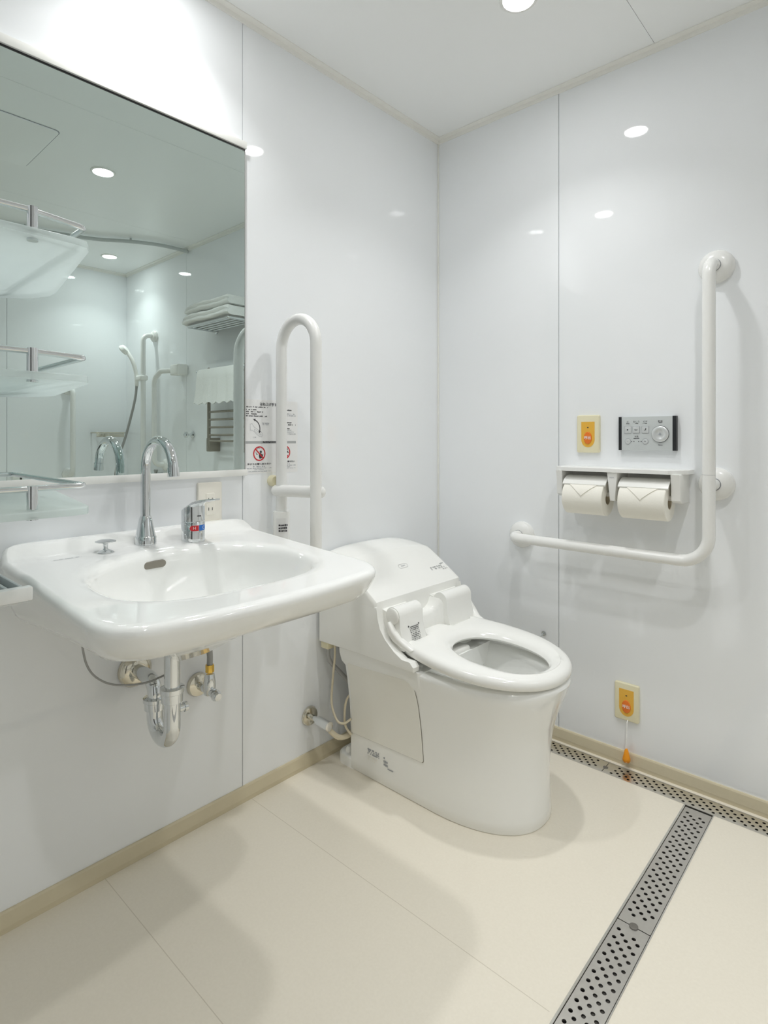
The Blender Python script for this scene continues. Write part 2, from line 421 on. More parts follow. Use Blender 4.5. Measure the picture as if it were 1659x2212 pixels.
# ------------------------------------------------------------------ ceiling hatch and curtain rail
t = thing('access_hatch', 'square flush hatch in the ceiling reflected at the mirror top left', 'ceiling hatch', (1.285, -1.27, HC))
obj('panel', slab(nb(), rrect(0.43, 0.43, 0.02, cx=1.285, cy=-1.27), Frame((0, 0, HC), (1, 0, 0), (0, 1, 0), (0, 0, -1)), -0.001, 0.004, 0.001), M['ceil'], t)
bm = nb(); fr = Frame((0, 0, HC), (1, 0, 0), (0, 1, 0), (0, 0, -1))
a = [bm.verts.new(fr.p(x, y, 0.0008)) for x, y in rrect(0.438, 0.438, 0.024, cx=1.285, cy=-1.27)]
b = [bm.verts.new(fr.p(x, y, 0.0008)) for x, y in rrect(0.43, 0.43, 0.02, cx=1.285, cy=-1.27)]
for i in range(len(a)): bm.faces.new((a[i], a[(i + 1) % len(a)], b[(i + 1) % len(a)], b[i]))
obj('gap_gasket', bm, M['inkgrey'], t, flat=True)

t = thing('curtain_rail', 'thin curved shower curtain rail under the ceiling seen in the mirror', 'curtain rail', (2.1, -0.5, HC))
pth = smooth_path([(2.42, -2.2, HC - 0.02), (2.38, -1.5, HC - 0.02), (2.31, -0.95, HC - 0.02), (2.20, -0.53, HC - 0.02), (2.07, -0.33, HC - 0.02), (2.0, -0.17, HC - 0.02), (1.99, -0.004, HC - 0.02)], 8)
obj('rail', tube(nb(), pth, 0.011, 12), M['silver'], t)
for i in (6, 18, 32):
    p = pth[i]; obj('hanger', tube(nb(), [p, Vector((p.x, p.y, HC))], 0.006, 10), M['silver'], t)

# ------------------------------------------------------------------ mirror
MY0, MY1, MZ0, MZ1 = -1.815, -0.925, 0.948, 1.862
t = thing('wall_mirror', 'large rectangular mirror with slim metal rails above the basin', 'mirror', (0, (MY0 + MY1) / 2, MZ0))
obj('glass', box(nb(), 0.0, 0.006, MY0, MY1, MZ0, MZ1), M['mirror'], t, flat=True)
obj('top_rail', box(nb(), 0.0, 0.013, MY0, MY1 + 0.004, MZ1, MZ1 + 0.020, 0.001), M['plastic'], t)
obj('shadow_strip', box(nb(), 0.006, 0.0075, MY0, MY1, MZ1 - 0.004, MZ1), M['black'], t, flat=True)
obj('bottom_rail', box(nb(), 0.0, 0.012, MY0, MY1 + 0.006, MZ0 - 0.018, MZ0, 0.001), M['plastic'], t)
obj('edge_bead', box(nb(), 0.0, 0.0065, MY1, MY1 + 0.0025, MZ0, MZ1), M['hosegrey'], t, flat=True)

# ------------------------------------------------------------------ wash basin
BYC = -1.239
def deck(x):
    s = min(1, max(0, (0.075 - x) / 0.045)); s = s * s * (3 - 2 * s)
    return 0.788 - (x - 0.07) * 0.060 + s * 0.022
def outline(n=160):
    """plan of the basin rim as (x, y-BYC), rounded corners, sides slightly flared to the front"""
    P = []
    def w(x): return 0.300
    XF, rb, rf = 0.585, 0.065, 0.085
    seq = []
    for k in range(13):   # front right corner
        a = math.radians(90 * k / 12); seq.append((XF - rf + rf * math.sin(PI / 2 - a), None, a, 'fr'))
    pts = []
    # front edge (bowed)
    for k in range(25):
        v = -1 + 2 * k / 24; y = v * (w(XF) - rf); pts.append((XF + 0.016 * (1 - v * v) - 0.004, y))
    for k in range(1, 12):
        a = math.radians(90 * k / 12); pts.append((XF - rf + rf * math.cos(a) - 0.004, w(XF) - rf + rf * math.sin(a)))
    for k in range(20):
        x = (XF - rf) + ((rb + 0.006) - (XF - rf)) * k / 19; pts.append((x, w(x)))
    for k in range(1, 12):
        a = math.radians(90 * k / 12); pts.append((0.006 + rb - rb * math.sin(a), w(rb) - rb + rb * math.cos(a)))
    for k in range(15):
        pts.append((0.006, (w(rb) - rb) * (1 - 2 * k / 14)))
    for k in range(1, 12):
        a = math.radians(90 * k / 12); pts.append((0.006 + rb - rb * math.cos(a), -(w(rb) - rb + rb * math.sin(a))))
    for k in range(20):
        x = (rb + 0.006) + ((XF - rf) - (rb + 0.006)) * k / 19; pts.append((x, -w(x)))
    for k in range(1, 12):
        a = math.radians(90 * k / 12); pts.append((XF - rf + rf * math.sin(a) - 0.004, -(w(XF) - rf + rf * math.cos(a))))
    # resample evenly by angle about the bowl centre so rings line up
    cx = 0.325; out = []
    m = len(pts)
    for i in range(n):
        th = 2 * PI * i / n; dx, dy = math.cos(th), math.sin(th); best = None
        for j in range(m):
            x0, y0 = pts[j][0] - cx, pts[j][1]; x1, y1 = pts[(j + 1) % m][0] - cx, pts[(j + 1) % m][1]
            ex, ey = x1 - x0, y1 - y0; den = dx * ey - dy * ex
            if abs(den) < 1e-12: continue
            tt = (x0 * ey - y0 * ex) / den; uu = (x0 * dy - y0 * dx) / den
            if tt > 0 and -1e-6 <= uu <= 1 + 1e-6: best = tt if best is None else max(best, tt)
        out.append((cx + dx * best, dy * best))
    return out
N = 160; OUT = outline(N)
def inner_pt(i, f):
    """f=1: lip of the bowl (wide rounded D), smaller f: further down"""
    th = 2 * PI * i / N; c, s = math.cos(th), math.sin(th)
    a, b, e = (0.176, 0.226, 3.0) if c > 0 else (0.180, 0.226, 2.0)
    r = 1.0 / ((abs(c) / a) ** e + (abs(s) / b) ** e) ** (1 / e)
    return (0.322 + r * c * f, r * s * f)
def off(p, d):
    v = Vector((p[0] - 0.325, p[1])); l = v.length
    return (0.325 + v.x * (1 - d / l), v.y * (1 - d / l))
rings = []
def R_out(d, dz=None, z=None, back=None):
    r = []
    for p in OUT:
        q = off(p, d); x = max(q[0], 0.004)
        zz = (deck(max(0.0, p[0])) + dz) if z is None else z(p, q)
        r.append(Vector((x, BYC + q[1], zz)))
    return r
def under(u):
    """underside rings: u from 0 (skirt foot) to 1 (drain)"""
    r = []
    for i, p in enumerate(OUT):
        q0 = off(p, 0.036); ip = inner_pt(i, 0.92)
        zt = 0.697 - 0.030 * max(0, 1 - p[0] / 0.56); zb = 0.575
        s = u
        x = q0[0] + (0.24 - q0[0]) * s * 0.86; y = q0[1] * (1 - s * 0.86)
        z = zt - (zt - zb) * s ** 1.5 - 0.004 * min(1, s / 0.07)
        r.append(Vector((max(x, 0.004), BYC + y, z)))
    return r
rings += [under(u) for u in (1.0, 0.8, 0.6, 0.42, 0.27, 0.15, 0.07, 0.0)]
foot = lambda x: 0.704 - 0.030 * max(0, 1 - x / 0.56)
skz = lambda a: (lambda p, q: foot(p[0]) + (deck(max(0.05, p[0])) - 0.014 - foot(p[0])) * a)
rings.append(R_out(0.026, z=skz(0.04)))
rings.append(R_out(0.017, z=skz(0.22)))
rings.append(R_out(0.010, z=skz(0.48)))
rings.append(R_out(0.003, z=skz(0.80)))
rings.append(R_out(0.001, z=skz(0.92)))
for t_, d_ in ((0, 0), (20, 0), (40, 0), (60, 0), (80, 0), (90, 0)):
    a = math.radians(t_); r_ = 0.013
    rings.append(R_out(r_ * (1 - math.cos(a)), dz=-r_ + r_ * math.sin(a)))
# flat deck blending towards the lip of the bowl
def lip(f, dz, k=1.0):
    r = []
    for i in range(N):
        q = off(OUT[i], 0.013); ip = inner_pt(i, f)
        x = q[0] + (ip[0] - q[0]) * k; y = q[1] + (ip[1] - q[1]) * k
        r.append(Vector((x, BYC + y, deck(max(x, 0)) + dz)))
    return r
for k_ in (0.04, 0.1, 0.2, 0.35, 0.5, 0.65, 0.8, 0.92): rings.append(lip(1.10, 0.0, k_))
for f_, d_ in ((1.085, 0.0), (1.06, -0.0006), (1.035, -0.0018), (1.01, -0.004), (0.99, -0.0075), (0.972, -0.013), (0.958, -0.021)): rings.append(lip(f_, d_))
def bowl(f, z):
    return [Vector((inner_pt(i, f)[0] * 1.0 + (0.20 - 0.322) * (1 - f) * 0.9, BYC + inner_pt(i, f)[1], z)) for i in range(N)]
for f, z in ((0.93, 0.738), (0.89, 0.712), (0.83, 0.684), (0.74, 0.660), (0.60, 0.643), (0.42, 0.632), (0.25, 0.626), (0.10, 0.622)):
    rings.append(bowl(f, z))
basin = thing('wash_basin', 'white ceramic wheelchair wash basin fixed under the mirror', 'sink', (0.3, BYC, 0.575))
bm = nb(); loft(bm, rings)
bmesh.ops.recalc_face_normals(bm, faces=bm.faces); bm.normal_update()
bvh = BVHTree.FromBMesh(bm)
obj('bowl', bm, M['ceramic'], basin, angle=80)
def on_basin(x, y):
    h = bvh.ray_cast(Vector((x, y, 1.2)), Vector((0, 0, -1))); return h[0]
# overflow slot on the rear slope of the bowl
h0 = bvh.ray_cast(Vector((0.36, -1.262, 0.752)), Vector((-1, 0, 0)))
nrm = h0[1] if h0[1].x > 0 else -h0[1]
uu = Vector((0, 1, 0)); vv = nrm.cross(uu).normalized(); vv = vv if vv.z > 0 else -vv
fr = Frame(h0[0], uu, vv, nrm)
obj('overflow_slot', slab(nb(), rrect(0.052, 0.017, 0.0083), fr, -0.010, 0.0040, 0.0015), M['holegrey'], basin, label='dark rounded overflow slot')
d = on_basin(0.2, BYC)
obj('drain_ring', lathe(nb(), [(0.028, -0.004), (0.028, 0.001), (0.024, 0.003), (0.0, 0.002)], d), M['chrome'], basin)
bm = nb(); p = on_basin(0.115, -1.43); fr = Frame(p + Vector((0, 0, 0.0006)), (0, 1, 0), (-1, 0, 0.06), (0, 0, 1))
marks(bm, fr, -0.028, 0.030, 0.002, 0.0035); obj('printed_mark', bm, M['inkgrey'], basin, flat=True)

# gooseneck faucet
FX, FY = 0.075, -1.247
zf = on_basin(FX, FY).z
fa = thing('gooseneck_faucet', 'tall chrome gooseneck faucet standing on the basin deck', 'faucet', (FX, FY, zf))
obj('base_ring', lathe(nb(), [(0.0245, -0.002), (0.0245, 0.016), (0.0225, 0.019), (0.0, 0.019)], (FX, FY, zf)), M['chrome'], fa)
obj('cone', lathe(nb(), [(0.0225, 0.019), (0.0185, 0.038), (0.0140, 0.060), (0.0115, 0.066), (0.0, 0.066)], (FX, FY, zf)), M['chrome'], fa)
pp = [Vector((FX, FY, zf + 0.06)), Vector((FX, FY, 0.90)), Vector((FX, FY, 0.965))]
for k in range(1, 29):
    a = math.radians(176 * k / 28); pp.append(Vector((FX + 0.066 - 0.066 * math.cos(a), FY, 0.965 + 0.066 * math.sin(a))))
e = pp[-1]; ed = (pp[-1] - pp[-2]).normalized()
obj('spout', tube(nb(), pp, 0.0112, 28), M['chrome'], fa)
obj('aerator', tube(nb(), [e - ed * 0.002, e + ed * 0.018], 0.0128, 28), M['chrome'], fa)
# lever mixer
mx_, my_ = 0.106, -1.142
p = on_basin(mx_, my_); zm = p.z
lm = thing('lever_mixer', 'short chrome lever mixer with red and blue badge on the basin deck', 'faucet', (mx_, my_, zm))
obj('body', lathe(nb(), [(0.0280, -0.002), (0.0280, 0.046), (0.0270, 0.0475), (0.0, 0.0475)], (mx_, my_, zm), seg=40), M['chrome'], lm)
# slanted cap with a lever reaching towards the viewer
bm = nb(); rr = []
for zz, top in ((0.049, 0), (0.052, 0), (1, 1), (2, 1)):
    ring = []
    for k in range(40):
        a = 2 * PI * k / 40; r_ = 0.0280 if not (zz == 2) else 0.024
        x = mx_ + r_ * math.cos(a); y = my_ + r_ * math.sin(a)
        zt = zm + (0.078 if zz == 1 else 0.082) + (x - mx_) * 0.42
        ring.append(Vector((x, y, zm + zz if zz < 1 else zt)))
    rr.append(ring)
loft(bm, rr); cap = obj('lever_cap', bm, M['chrome'], lm)
bm = nb()
prof = [(-0.018, 0.014, 0.073, 0.008), (0.0, 0.019, 0.081, 0.012), (0.022, 0.020, 0.090, 0.013), (0.045, 0.017, 0.097, 0.010), (0.075, 0.014, 0.103, 0.007), (0.102, 0.011, 0.107, 0.005), (0.109, 0.007, 0.108, 0.004)]
loft(bm, [[Vector((mx_ + dx, my_ + b, zm + z + c)) for b, c in rrect(2 * hw, th, th * 0.45, 4)] for dx, hw, z, th in prof])
obj('lever_handle', bm, M['chrome'], lm)
def wrap(bm, a0, a1, z0, z1, r, rl=False, rrt=False, n=14, mi=0):
    """badge wrapped on the mixer body; ends rounded"""
    cols = []
    for k in range(n + 1):
        a = a0 + (a1 - a0) * k / n; hh = (z1 - z0) / 2; lim = hh / r
        f = 1.0
        if rl and abs(a - a0) < lim: f = math.sqrt(max(0.0, 1 - (1 - abs(a - a0) / lim) ** 2))
        if rrt and abs(a1 - a) < lim: f = math.sqrt(max(0.0, 1 - (1 - abs(a1 - a) / lim) ** 2))
        c = (z0 + z1) / 2; f = max(f, 0.05)
        cols.append([bm.verts.new((mx_ + r * math.cos(a), my_ + r * math.sin(a), c + s * hh * f)) for s in (-1, 1)])
    for a, b in zip(cols[:-1], cols[1:]): bm.faces.new((a[0], b[0], b[1], a[1])).material_index = mi
bm = nb(); wrap(bm, math.radians(-46), math.radians(-2), zm + 0.026, zm + 0.0395, 0.0285, rl=True)
obj('hot_badge', bm, M['red'], lm, label='red half badge with letter H')
bm = nb(); wrap(bm, math.radians(1), math.radians(46), zm + 0.026, zm + 0.0395, 0.0285, rrt=True)
obj('cold_badge', bm, M['blue'], lm, label='blue half badge with letter C')
for s, a in (('H', -23), ('C', 24)):
    a = math.radians(a); n_ = Vector((math.cos(a), math.sin(a), 0))
    fr = Frame(Vector((mx_, my_, zm + 0.0328)) + n_ * 0.0287, (-n_.y, n_.x, 0), (0, 0, 1), n_)
    text('badge_letter', s, 0.010, fr, M['white'], lm)
bm = nb(); a = math.radians(0); n_ = Vector((1, 0, 0)); fr = Frame(Vector((mx_ + 0.0284, my_, zm + 0.062)), (0, 1, 0), (0, 0, 1), n_)
poly2d(bm, fr, [(-0.006, 0), (-0.001, -0.002), (-0.001, 0.002)], 0.0002); poly2d(bm, fr, [(0.006, 0), (0.001, 0.002), (0.001, -0.002)], 0.0002)
obj('arrow_mark', bm, M['ink'], lm, flat=True)
# pop-up knob
px_, py_ = 0.102, -1.350
p = on_basin(px_, py_)
obj_ = obj('drain_lift_rod', lathe(nb(), [(0.017, -0.001), (0.017, 0.001), (0.013, 0.004), (0.006, 0.006), (0.0045, 0.010), (0.0055, 0.018), (0.012, 0.0215), (0.0215, 0.023), (0.0215, 0.0245), (0.012, 0.0275), (0.0, 0.028)], p), M['chrome'])
tag(obj_, 'small chrome mushroom pop-up knob on the basin left of the faucet', 'drain knob')

# ------------------------------------------------------------------ drain trap, stop valve under the basin
tr = thing('drain_trap', 'chrome S-shaped drain trap below the wash basin', 'drain pipe', (0.189, -1.24, 0.345))
TX = 0.189
obj('tailpiece', tube(nb(), [(TX, -1.24, 0.60), (TX, -1.24, 0.46)], 0.0172, 28), M['chrome'], tr)
u = [Vector((TX, -1.24, 0.468)), Vector((TX, -1.24, 0.392))]
for k in range(1, 17):
    a = PI * k / 16; u.append(Vector((TX - 0.041 + 0.041 * math.cos(a), -1.24, 0.392 - 0.041 * math.sin(a))))
u.append(Vector((TX - 0.082, -1.24, 0.415)))
obj('u_bend', tube(nb(), u, 0.0182, 28), M['chrome'], tr)
obj('outlet_elbow', tube(nb(), fillet([(TX - 0.082, -1.24, 0.408), (TX - 0.082, -1.24, 0.470), (0.0, -1.24, 0.470)], 0.05, 10), 0.0165, 28), M['chrome'], tr)
obj('wall_flange', lathe(nb(), [(0.041, 0.0), (0.041, 0.006), (0.037, 0.014), (0.026, 0.021), (0.019, 0.022), (0.0, 0.022)], (0.0, -1.24, 0.468), (1, 0, 0), 36), M['nickel'], tr)
obj('slip_nut', lathe(nb(), [(0.0182, -0.018), (0.0235, -0.015), (0.0235, 0.004), (0.0265, 0.006), (0.0265, 0.016), (0.0175, 0.019)], (TX, -1.24, 0.463), seg=28), M['chrome'], tr)
obj('slip_nut', lathe(nb(), [(0.0182, -0.014), (0.0232, -0.012), (0.0232, 0.004), (0.0262, 0.006), (0.0262, 0.014), (0.017, 0.016)], (TX - 0.082, -1.24, 0.418), seg=28), M['chrome'], tr)
obj('cleanout_plug', lathe(nb(), [(0.008, 0.0), (0.008, 0.012), (0.011, 0.013), (0.011, 0.020), (0.007, 0.022), (0.0, 0.022)], (TX, -1.225, 0.425), (0.0, 1, 0), 16), M['chrome'], tr)
o = obj('pop_up_cable', tube(nb(), smooth_path([(0.09, -1.40, 0.64), (0.09, -1.385, 0.545), (0.095, -1.35, 0.498), (0.11, -1.30, 0.480), (0.13, -1.25, 0.483), (0.150, -1.205, 0.515), (0.150, -1.20, 0.62)], 8), 0.0023, 10), M['hosegrey'])
tag(o, 'thin grey cable looping under the basin past the drain trap', 'cable')

sv = thing('stop_valve', 'small chrome stop valve with brass nut below the basin', 'water valve', (0.0, -1.07, 0.378))
obj('wall_flange', lathe(nb(), [(0.031, 0.0), (0.031, 0.004), (0.028, 0.011), (0.018, 0.016), (0.0, 0.016)], (0, -1.07, 0.378), (1, 0, 0), 32), M['nickel'], sv)
bm = nb(); tube(bm, [(0.01, -1.07, 0.378), (0.085, -1.07, 0.378)], [0.011, 0.011], 20)
lathe(bm, [(0.014, -0.02), (0.0155, -0.012), (0.0155, 0.012), (0.013, 0.028), (0.012, 0.034)], (0.062, -1.07, 0.39), (0, 0, 1), 24)
obj('valve_body', bm, M['chrome'], sv)
obj('turn_cap', lathe(nb(), [(0.010, 0), (0.0135, 0.004), (0.0135, 0.014), (0.010, 0.020), (0.0, 0.021)], (0.084, -1.07, 0.376), (1, 0, -0.15), 8), M['chrome'], sv)
obj('brass_nut', lathe(nb(), [(0.0115, -0.002), (0.0115, 0.014), (0.0105, 0.017), (0.0, 0.017)], (0.062, -1.07, 0.430), seg=8), M['brass'], sv, label='yellow brass nut')
obj('hose', tube(nb(), smooth_path([(0.062, -1.07, 0.445), (0.062, -1.07, 0.475), (0.060, -1.075, 0.515), (0.052, -1.095, 0.56), (0.045, -1.12, 0.64)], 8), 0.0078, 16), M['hosegrey'], sv, label='grey braided hose')

# ------------------------------------------------------------------ outlet plate
t = thing('power_outlet', 'ivory power outlet on the wall behind the lever mixer', 'outlet', (0, -1.036, 0.82))
obj('plate', slab(nb(), rrect(0.072, 0.118, 0.004, cx=-1.036, cy=0.858), Frame((0, 0, 0), (0, 1, 0), (0, 0, 1), (1, 0, 0)), 0, 0.008, 0.002), M['ivory'], t)
fr = wallA(-1.036, 0.858, 0.0)
obj('socket', slab(nb(), rrect(0.026, 0.060, 0.003), fr, 0.006, 0.0095, 0.001), M['ivory'], t)
bm = nb()
for y in (-0.013, 0.013):
    for x in (-0.0055, 0.0055): poly2d(bm, fr, [(x - 0.001, y - 0.004), (x + 0.001, y - 0.004), (x + 0.001, y + 0.004), (x - 0.001, y + 0.004)], 0.0097)
obj('slots', bm, M['dark'], t, flat=True)

# ------------------------------------------------------------------ fold-up grab rail beside the toilet
RY = -0.82
t = thing('folding_grab_rail', 'white folding grab rail swung up against the wall between basin and toilet', 'grab rail', (0, RY, 0.66))
lp = [Vector((0.040, RY, 0.70)), Vector((0.040, RY, 1.0)), Vector((0.040, RY, 1.30))]
for k in range(1, 25):
    a = PI * k / 24; lp.append(Vector((0.117 - 0.077 * math.cos(a), RY, 1.30 + 0.077 * math.sin(a))))
lp += [Vector((0.194, RY, 1.0)), Vector((0.194, RY, 0.70))]
obj('rail_loop', tube(nb(), lp, 0.0162, 26), M['bar'], t)
obj('cross_link', tube(nb(), [(0.028, RY - 0.008, 0.882), (0.194, RY + 0.014, 0.886)], 0.0172, 26, cap='round'), M['bar'], t)
bm = nb(); lathe(bm, [(0.0245, -0.13), (0.0245, -0.004), (0.0225, 0.0), (0.0165, 0.0)], (0.040, RY, 0.822), seg=32)
obj('collar', bm, M['plastic'], t)
n_ = Vector((math.cos(math.radians(-30)), math.sin(math.radians(-30)), 0))
fr = Frame(Vector((0.040, RY, 0.780)) + n_ * 0.0249, (-n_.y, n_.x, 0), (0, 0, 1), n_)
bm = nb(); pts = []
for k in range(11):
    a = math.radians(-75 + 90 * k / 10); pts.append((0.040 + 0.0248 * math.cos(a), RY + 0.0248 * math.sin(a)))
vs = [[bm.verts.new((x, y, z)) for z in (0.745, 0.803)] for x, y in pts]
for a, b in zip(vs[:-1], vs[1:]): bm.faces.new((a[0], b[0], b[1], a[1]))
lab = obj('label_sticker', bm, M['sticker'], t)
bm = nb()
for y in (0.003, -0.005, -0.013): marks(bm, fr, -0.012, 0.014, y, 0.006, 0.0006, fill=0.95)
obj('printed_lines', bm, M['ink'], lab, flat=True)
bm = nb(); box(bm, 0.0, 0.016, RY - 0.045, RY + 0.045, 0.60, 0.72, 0.005); box(bm, 0.012, 0.215, RY - 0.022, RY + 0.022, 0.655, 0.705, 0.012, 3)
obj('hinge_bracket', bm, M['plastic'], t)
o = obj('wall_bumper', lathe(nb(), [(0.0165, 0), (0.0165, 0.018), (0.0145, 0.0215), (0.0, 0.0215)], (0.0, -0.826, 0.910), (1, 0, 0), 28), M['cream'])
tag(o, 'round cream rubber bumper on the wall behind the folding grab rail', 'bumper')

# ------------------------------------------------------------------ instruction sticker behind the rail
SY0, SY1, SZ0, SZ1 = -0.920, -0.728, 0.933, 1.150
t = thing('instruction_sticker', 'white instruction sticker with red prohibition signs between mirror and folding rail', 'sticker', (0, -0.824, SZ0))
fr = wallA(SY0, SZ0)
SW, SH = SY1 - SY0, SZ1 - SZ0
obj('sheet', slab(nb(), [(0, 0), (SW, 0), (SW, SH), (0, SH)], fr, -0.0005, 0.0007), M['sticker'], t, flat=True)
def sp(x, y):  # sticker coordinates from a 1626 x 2212 reading of it
    return ((x - 25) / 1545 * SW, SH - (y - 70) / 2000 * SH)
D = 0.0011
def stext(s, x0, x1, y, size, m=M['ink'], bold=0.0002):
    a = sp(x0, y); b = sp(x1, y); text('printed_text', s, size, Frame(fr.p((a[0] + b[0]) / 2, a[1]), fr.u, fr.v, fr.n), m, t, D, bold=bold, width=b[0] - a[0])
stext('はね上げ手すり', 445, 1010, 195, 0.0105, bold=0.0003)
for x0, x1, y, h_, mm in ((30, 660, 275, .0037, 0), (50, 345, 350, .0037, 0), (50, 525, 405, .0037, 0), (50, 345, 462, .0037, 0), (50, 640, 520, .0037, 0), (1190, 1380, 325, .0037, 0), (1185, 1390, 680, .0037, 0), (1185, 1510, 735, .0037, 0), (1200, 1330, 845, .0037, 0),
        (490, 715, 705, .0026, 1), (490, 690, 745, .0026, 1), (1185, 1475, 430, .0026, 1), (1185, 1520, 480, .0026, 1), (1200, 1380, 890, .0026, 1), (1200, 1450, 940, .0026, 1), (1200, 1520, 995, .0026, 1), (250, 345, 1085, .0026, 1),
        (240, 580, 1880, .003, 1), (80, 770, 1925, .0022, 1), (270, 540, 1965, .0022, 1), (80, 770, 2010, .0022, 1), (1210, 1330, 1840, .003, 1), (1210, 1510, 1880, .0022, 1), (1210, 1330, 1925, .0022, 1), (1210, 1500, 1960, .0022, 1)):
    a = sp(x0, y); b = sp(x1, y); bm = nb(); marks(bm, fr, a[0], b[0], a[1], h_, D); obj('printed_line', bm, M['inkgrey'] if mm else M['ink'], t, flat=True)
stext('手すりの間に立たない', 85, 760, 1815, 0.0062)
stext('に乗らない', 1200, 1480, 1775, 0.0055)
bm = nb(); a = sp(25, 1260); b = sp(1520, 1190); poly2d(bm, fr, [(a[0], a[1]), (b[0], a[1]), (b[0], b[1]), (a[0], b[1])], D - 0.0002)
obj('grey_band', bm, M['inklight'], t, flat=True)
bm = nb(); a = sp(520, 1222); b = sp(1000, 1222); marks(bm, fr, a[0], b[0], a[1], 0.0055, D + 0.0001, fill=1)
obj('band_text', bm, M['ink'], t, flat=True)
# rail diagram with double arrow
bm = nb(); c = sp(215, 860); pts = []
for k in range(13):
    th = math.radians(66 - 78 * k / 12); pts.append((c[0] + 0.0275 * math.cos(th), c[1] + 0.0275 * math.sin(th), th))
for p, q in zip(pts[:-1], pts[1:]):
    f = lambda P, s: (c[0] + (0.0275 + s) * math.cos(P[2]), c[1] + (0.0275 + s) * math.sin(P[2]))
    poly2d(bm, fr, [f(p, -0.0013), f(q, -0.0013), f(q, 0.0013), f(p, 0.0013)], D)
for P, s in ((pts[0], 1), (pts[-1], -1)):
    tx, ty = -math.sin(P[2]) * s, math.cos(P[2]) * s; nx, ny = math.cos(P[2]), math.sin(P[2])
    poly2d(bm, fr, [(P[0] + nx * 0.004, P[1] + ny * 0.004), (P[0] - nx * 0.004, P[1] - ny * 0.004), (P[0] + tx * 0.008, P[1] + ty * 0.008)], D)
obj('curved_arrow', bm, M['ink'], t, flat=True)
bm = nb()
def strokeline(bm, pts, wd, mi=0):
    for (x0, y0), (x1, y1) in zip(pts[:-1], pts[1:]):
        l = math.hypot(x1 - x0, y1 - y0) or 1; nx, ny = -(y1 - y0) / l * wd / 2, (x1 - x0) / l * wd / 2
        poly2d(bm, fr, [(x0 + nx, y0 + ny), (x0 - nx, y0 - ny), (x1 - nx, y1 - ny), (x1 + nx, y1 + ny)], D, mi)
strokeline(bm, [sp(160, 740), sp(215, 720), sp(260, 800), sp(480, 950), sp(525, 1030), sp(480, 1080), sp(400, 1050), sp(230, 900), sp(165, 900), sp(160, 740)], 0.0007)
strokeline(bm, [sp(285, 870), sp(440, 980), sp(480, 1030), sp(430, 1020), sp(280, 920), sp(285, 870)], 0.0006)
obj('rail_diagram', bm, M['inkgrey'], t, flat=True)
for cx_, cy_, kind in ((420, 1530, 'lean'), (1165, 1510, 'climb')):
    c = sp(cx_, cy_); bm = nb(); ring2d(bm, fr, 0.0215, 0.0215, 0.0036, c[0], c[1], D + 0.0002)
    dx = 0.0128; wv = 0.0013
    poly2d(bm, fr, [(c[0] - dx - wv, c[1] + dx - wv), (c[0] - dx + wv, c[1] + dx + wv), (c[0] + dx + wv, c[1] - dx + wv), (c[0] + dx - wv, c[1] - dx - wv)], D + 0.0003)
    g = obj('prohibition_sign', bm, M['red'], t, flat=True, label='red circle with a diagonal bar')
    bm = nb(); S_ = 0.0215 / 190
    def q(x, y): return (c[0] + (x - cx_) * S_, c[1] - (y - cy_) * S_)
    if kind == 'lean':
        poly2d(bm, fr, [q(cx_ + 45 + x, cy_ - 45 + y) for x, y in ell(34, 34)], D)
        poly2d(bm, fr, [q(*P) for P in ((415, 1530), (470, 1520), (510, 1560), (540, 1530), (530, 1600), (490, 1650), (430, 1665), (405, 1600))], D)
        strokeline(bm, [q(350, 1420), q(395, 1375), (q(440, 1395))], 0.0012); strokeline(bm, [q(310, 1500), q(340, 1560), q(370, 1540)], 0.0015, 0)
    else:
        poly2d(bm, fr, [q(1245 + x, 1425 + y) for x, y in ell(28, 28)], D)
        poly2d(bm, fr, [q(*P) for P in ((1205, 1465), (1250, 1455), (1300, 1510), (1295, 1540), (1258, 1510), (1240, 1570), (1200, 1590), (1195, 1520))], D)
        poly2d(bm, fr, [q(*P) for P in ((1130, 1590), (1195, 1560), (1200, 1590), (1140, 1640))], D)
    obj('pictogram', bm, M['ink'], t, flat=True)
tip = None

# ------------------------------------------------------------------ toilet
TY = -0.44
wc = thing('toilet', 'white one-piece shower toilet standing against the mirror wall', 'toilet', (0.36, TY, 0.0))
def hw(z):
    K = [(0, 0.166), (0.06, 0.166), (0.15, 0.168), (0.22, 0.173), (0.28, 0.181), (0.33, 0.190), (0.36, 0.196), (0.39, 0.200)]
    for (a, b), (c, d) in zip(K[:-1], K[1:]):
        if z <= c: return b + (d - b) * (z - a) / (c - a)
    return K[-1][1]
def tipx(z):
    K = [(0, 0.690), (0.04, 0.686), (0.12, 0.683), (0.20, 0.688), (0.26, 0.700), (0.32, 0.722), (0.36, 0.738), (0.39, 0.746)]
    for (a, b), (c, d) in zip(K[:-1], K[1:]):
        if z <= c: return b + (d - b) * (z - a) / (c - a)
    return K[-1][1]
def dshape(xb, xs, xt, h, e=2.3, n=40, cy=TY):
    """plan: straight sides from xb to xs, then a blunt superellipse nose to xt"""
    P = []
    for k in range(n + 1):
        a = -PI / 2 + PI * k / n; c, s = math.cos(a), math.sin(a)
        P.append((xs + (xt - xs) * (abs(c) ** (2 / e)), cy + h * (1 if s > 0 else -1) * (abs(s) ** (2 / e))))
    for k in range(1, 9): P.append((xs + (xb - xs) * k / 8, cy + h))
    for k in range(1, 13): P.append((xb, cy + h - 2 * h * k / 12))
    for k in range(1, 8): P.append((xb + (xs - xb) * k / 8, cy - h))
    return P
rings = []
